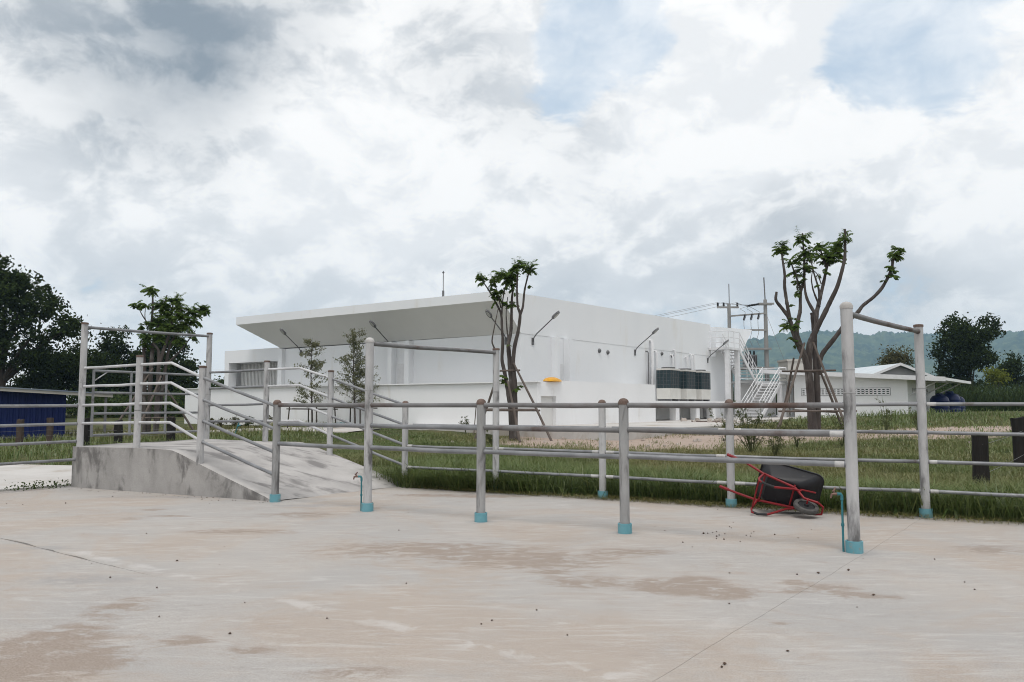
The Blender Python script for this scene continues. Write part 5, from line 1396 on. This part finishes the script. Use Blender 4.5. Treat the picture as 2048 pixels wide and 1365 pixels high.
# tall coarse blades and dry litter along the concrete edge
n = 9000; x, y, d = grass_points(n, 9.2, -4, -.22, 1.0); ok = ~in_poly(x, y, RAMP_POLY) & (d > .34 * (fbm(x * 1.3, y * 1.3, 91, 4) - .5) + .03); x, y, d = x[ok], y[ok], d[ok]; m_ = len(x)
blades(x, y, np.maximum(terrain(x, y), 0), RNG.uniform(.25, .62, m_), RNG.uniform(.010, .020, m_), RNG.uniform(.4, 1.6, m_), np.clip(RNG.normal(.12, .18, m_), 0, 1))
n = 7000; x, y, d = grass_points(n, 8.2, -4, -.34, .14); ok = ~in_poly(x, y, RAMP_POLY) & (fbm(x * 1.5, y * 1.5, 71, 3) > RNG.uniform(.2, .7, n)); x, y, d = x[ok], y[ok], d[ok]; m_ = len(x)
blades(x, y, np.full(m_, .006), RNG.uniform(.03, .10, m_), RNG.uniform(.004, .009, m_), RNG.uniform(2., 5., m_), np.clip(RNG.normal(.85, .25, m_), 0, 1))
n = 1500; x, y, d = grass_points(n, 8.4, -4, -.10, .9); ok = ~in_poly(x, y, RAMP_POLY) & (fbm(x * .9, y * .9, 95, 3) > RNG.uniform(.35, .7, n)); x, y, d = x[ok], y[ok], d[ok]; m_ = len(x)
blades(x, y, np.maximum(terrain(x, y), 0), RNG.uniform(.08, .24, m_), RNG.uniform(.025, .05, m_), RNG.uniform(.5, 1.8, m_), np.clip(RNG.normal(.1, .2, m_), 0, 1))
# left verge between pad and timber fence, and stubble on the right edge
n = 26000; x = RNG.uniform(-26, -7.5, n); y = RNG.uniform(17, 40, n); ok = allowed(x, y) & ~near_path(x, y, 1.0) & (fbm(x * 1.2, y * 1.2, 81, 3) > RNG.uniform(.1, .6, n)); x, y = x[ok], y[ok]; m_ = len(x)
blades(x, y, terrain(x, y), RNG.uniform(.16, .46, m_), RNG.uniform(.012, .03, m_), RNG.uniform(.2, 1.3, m_), np.clip(RNG.normal(.15, .2, m_) + .5 * smooth01((y - 29) / 5), 0, 1))
# tuft over the foot of the ramp
n = 6500; a = RNG.normal(0, 1, (n, 2)); x = -.95 + a[:, 0] * .75; y = 14.32 + a[:, 1] * .26 - (x + .95) * .52; ok = fence_d(x, y) > -.30 + .35 * (fbm(x * 2, y * 2, 99, 3) - .3); x, y = x[ok], y[ok]; m_ = len(x)
blades(x, y, np.zeros(m_), RNG.uniform(.15, .52, m_), RNG.uniform(.007, .015, m_), RNG.uniform(.4, 2.2, m_), np.clip(RNG.normal(.10, .15, m_), 0, 1))
gr = np_mesh('grass', np.concatenate(GV), np.concatenate(GF), 'grass', attrs={'tone': np.concatenate(GT)})
tag(gr, 'rough green and straw-coloured grass growing behind the pipe fence', 'grass', kind='stuff')

# weed trailing on the pad edge at left
GV, GF, GT = [], [], []
P = []
for i in range(9):
    cx, cy = -8.75 + .09 * i + random.uniform(-.1, .1), 14.0 + .1 * i
    P.append(np.array([cx, cy, .05]) + RNG.normal(0, 1, (26, 3)) * np.array([.12, .07, .04]))
P = np.concatenate(P); P[:, 2] = np.abs(P[:, 2]) + .01; V, Fq = leaf_cards(P, RNG.uniform(.03, .06, len(P)), .6); o = np_mesh('creeping_weed', V, Fq, 'leaf_mid')
tag(o, 'dark creeping weed on the pad edge left of the ramp', 'weed', kind='stuff')

# cane field at right
n = 9000; x = RNG.uniform(19, 75, n); y = RNG.uniform(62, 72, n); GV, GF, GT = [], [], []
blades(x, y, np.full(n, .5), RNG.uniform(2.2, 3.5, n), RNG.uniform(.05, .10, n), RNG.uniform(.15, .9, n), np.zeros(n))
o = np_mesh('cane_field', np.concatenate(GV), np.concatenate(GF), 'cane'); tag(o, 'dense dark green cane field behind the water tanks', 'crop', kind='stuff')

# rubble on the apron edge
b = MB()
for i in range(60):
    hx, hy = random.uniform(6.5, 12), random.uniform(-7.2, -3.2); x, y, _ = from_hall(hx, hy); s = random.uniform(.04, .15) * random.random() + .03; z = .70
    vs = [(x + s * random.uniform(.6, 1.3) * dx, y + s * random.uniform(.6, 1.3) * dy, z + s * random.uniform(.5, 1) * (dz + .3)) for dx, dy, dz in ((1, 1, 0), (-1, 1, 0), (-1, -1, 0), (1, -1, 0), (.6, .5, 1), (-.6, .6, 1), (-.5, -.6, 1), (.6, -.6, 1))]
    b.add(vs, [(0, 1, 5, 4), (1, 2, 6, 5), (2, 3, 7, 6), (3, 0, 4, 7), (4, 5, 6, 7)])
for i in range(160):
    x, y = random.choice(DIRT[:6])[:2]; x += random.gauss(0, 1.6); y += random.gauss(0, 1.1); s = random.uniform(.02, .07); z = float(terrain(np.array(x), np.array(y)))
    vs = [(x + s * random.uniform(.6, 1.3) * dx, y + s * random.uniform(.6, 1.3) * dy, z + s * random.uniform(.5, 1) * (dz + .3)) for dx, dy, dz in ((1, 1, 0), (-1, 1, 0), (-1, -1, 0), (1, -1, 0), (.6, .5, 1), (-.6, .6, 1), (-.5, -.6, 1), (.6, -.6, 1))]
    b.add(vs, [(0, 1, 5, 4), (1, 2, 6, 5), (2, 3, 7, 6), (3, 0, 4, 7), (4, 5, 6, 7)])
tag(b.build('rubble', 'stone', None, False), 'pale rubble and stones strewn on the bare earth before the hall', 'rubble', kind='stuff')
x, y, _ = from_hall(8.6, -4.6); b = MB(); b.box(-.9, .9, -.07, .07, 0, .05); o = b.build('plank', 'cap', None, False); o.location = (x, y, .703); o.rotation_euler = (0, 0, .15)
tag(o, 'rust brown plank lying on the apron near the low wall end', 'plank')

# ------------------------------------------------------------------ air
hz = MB(); hz.box(-1300, 3300, -520, 3000, -1.3, 262)
hm = bpy.data.materials.new('haze_air'); hm.use_nodes = True; hm.node_tree.nodes.clear()
vo = hm.node_tree.nodes.new('ShaderNodeVolumePrincipled'); vo.inputs['Color'].default_value = (.50, .76, 1, 1); vo.inputs['Density'].default_value = 2.4e-4; vo.inputs['Anisotropy'].default_value = 0.
mo = hm.node_tree.nodes.new('ShaderNodeOutputMaterial'); hm.node_tree.links.new(vo.outputs[0], mo.inputs['Volume'])
o = hz.build('haze', hm, None, False); tag(o, 'thin bluish air between the yard and the far hills', 'haze', kind='stuff')
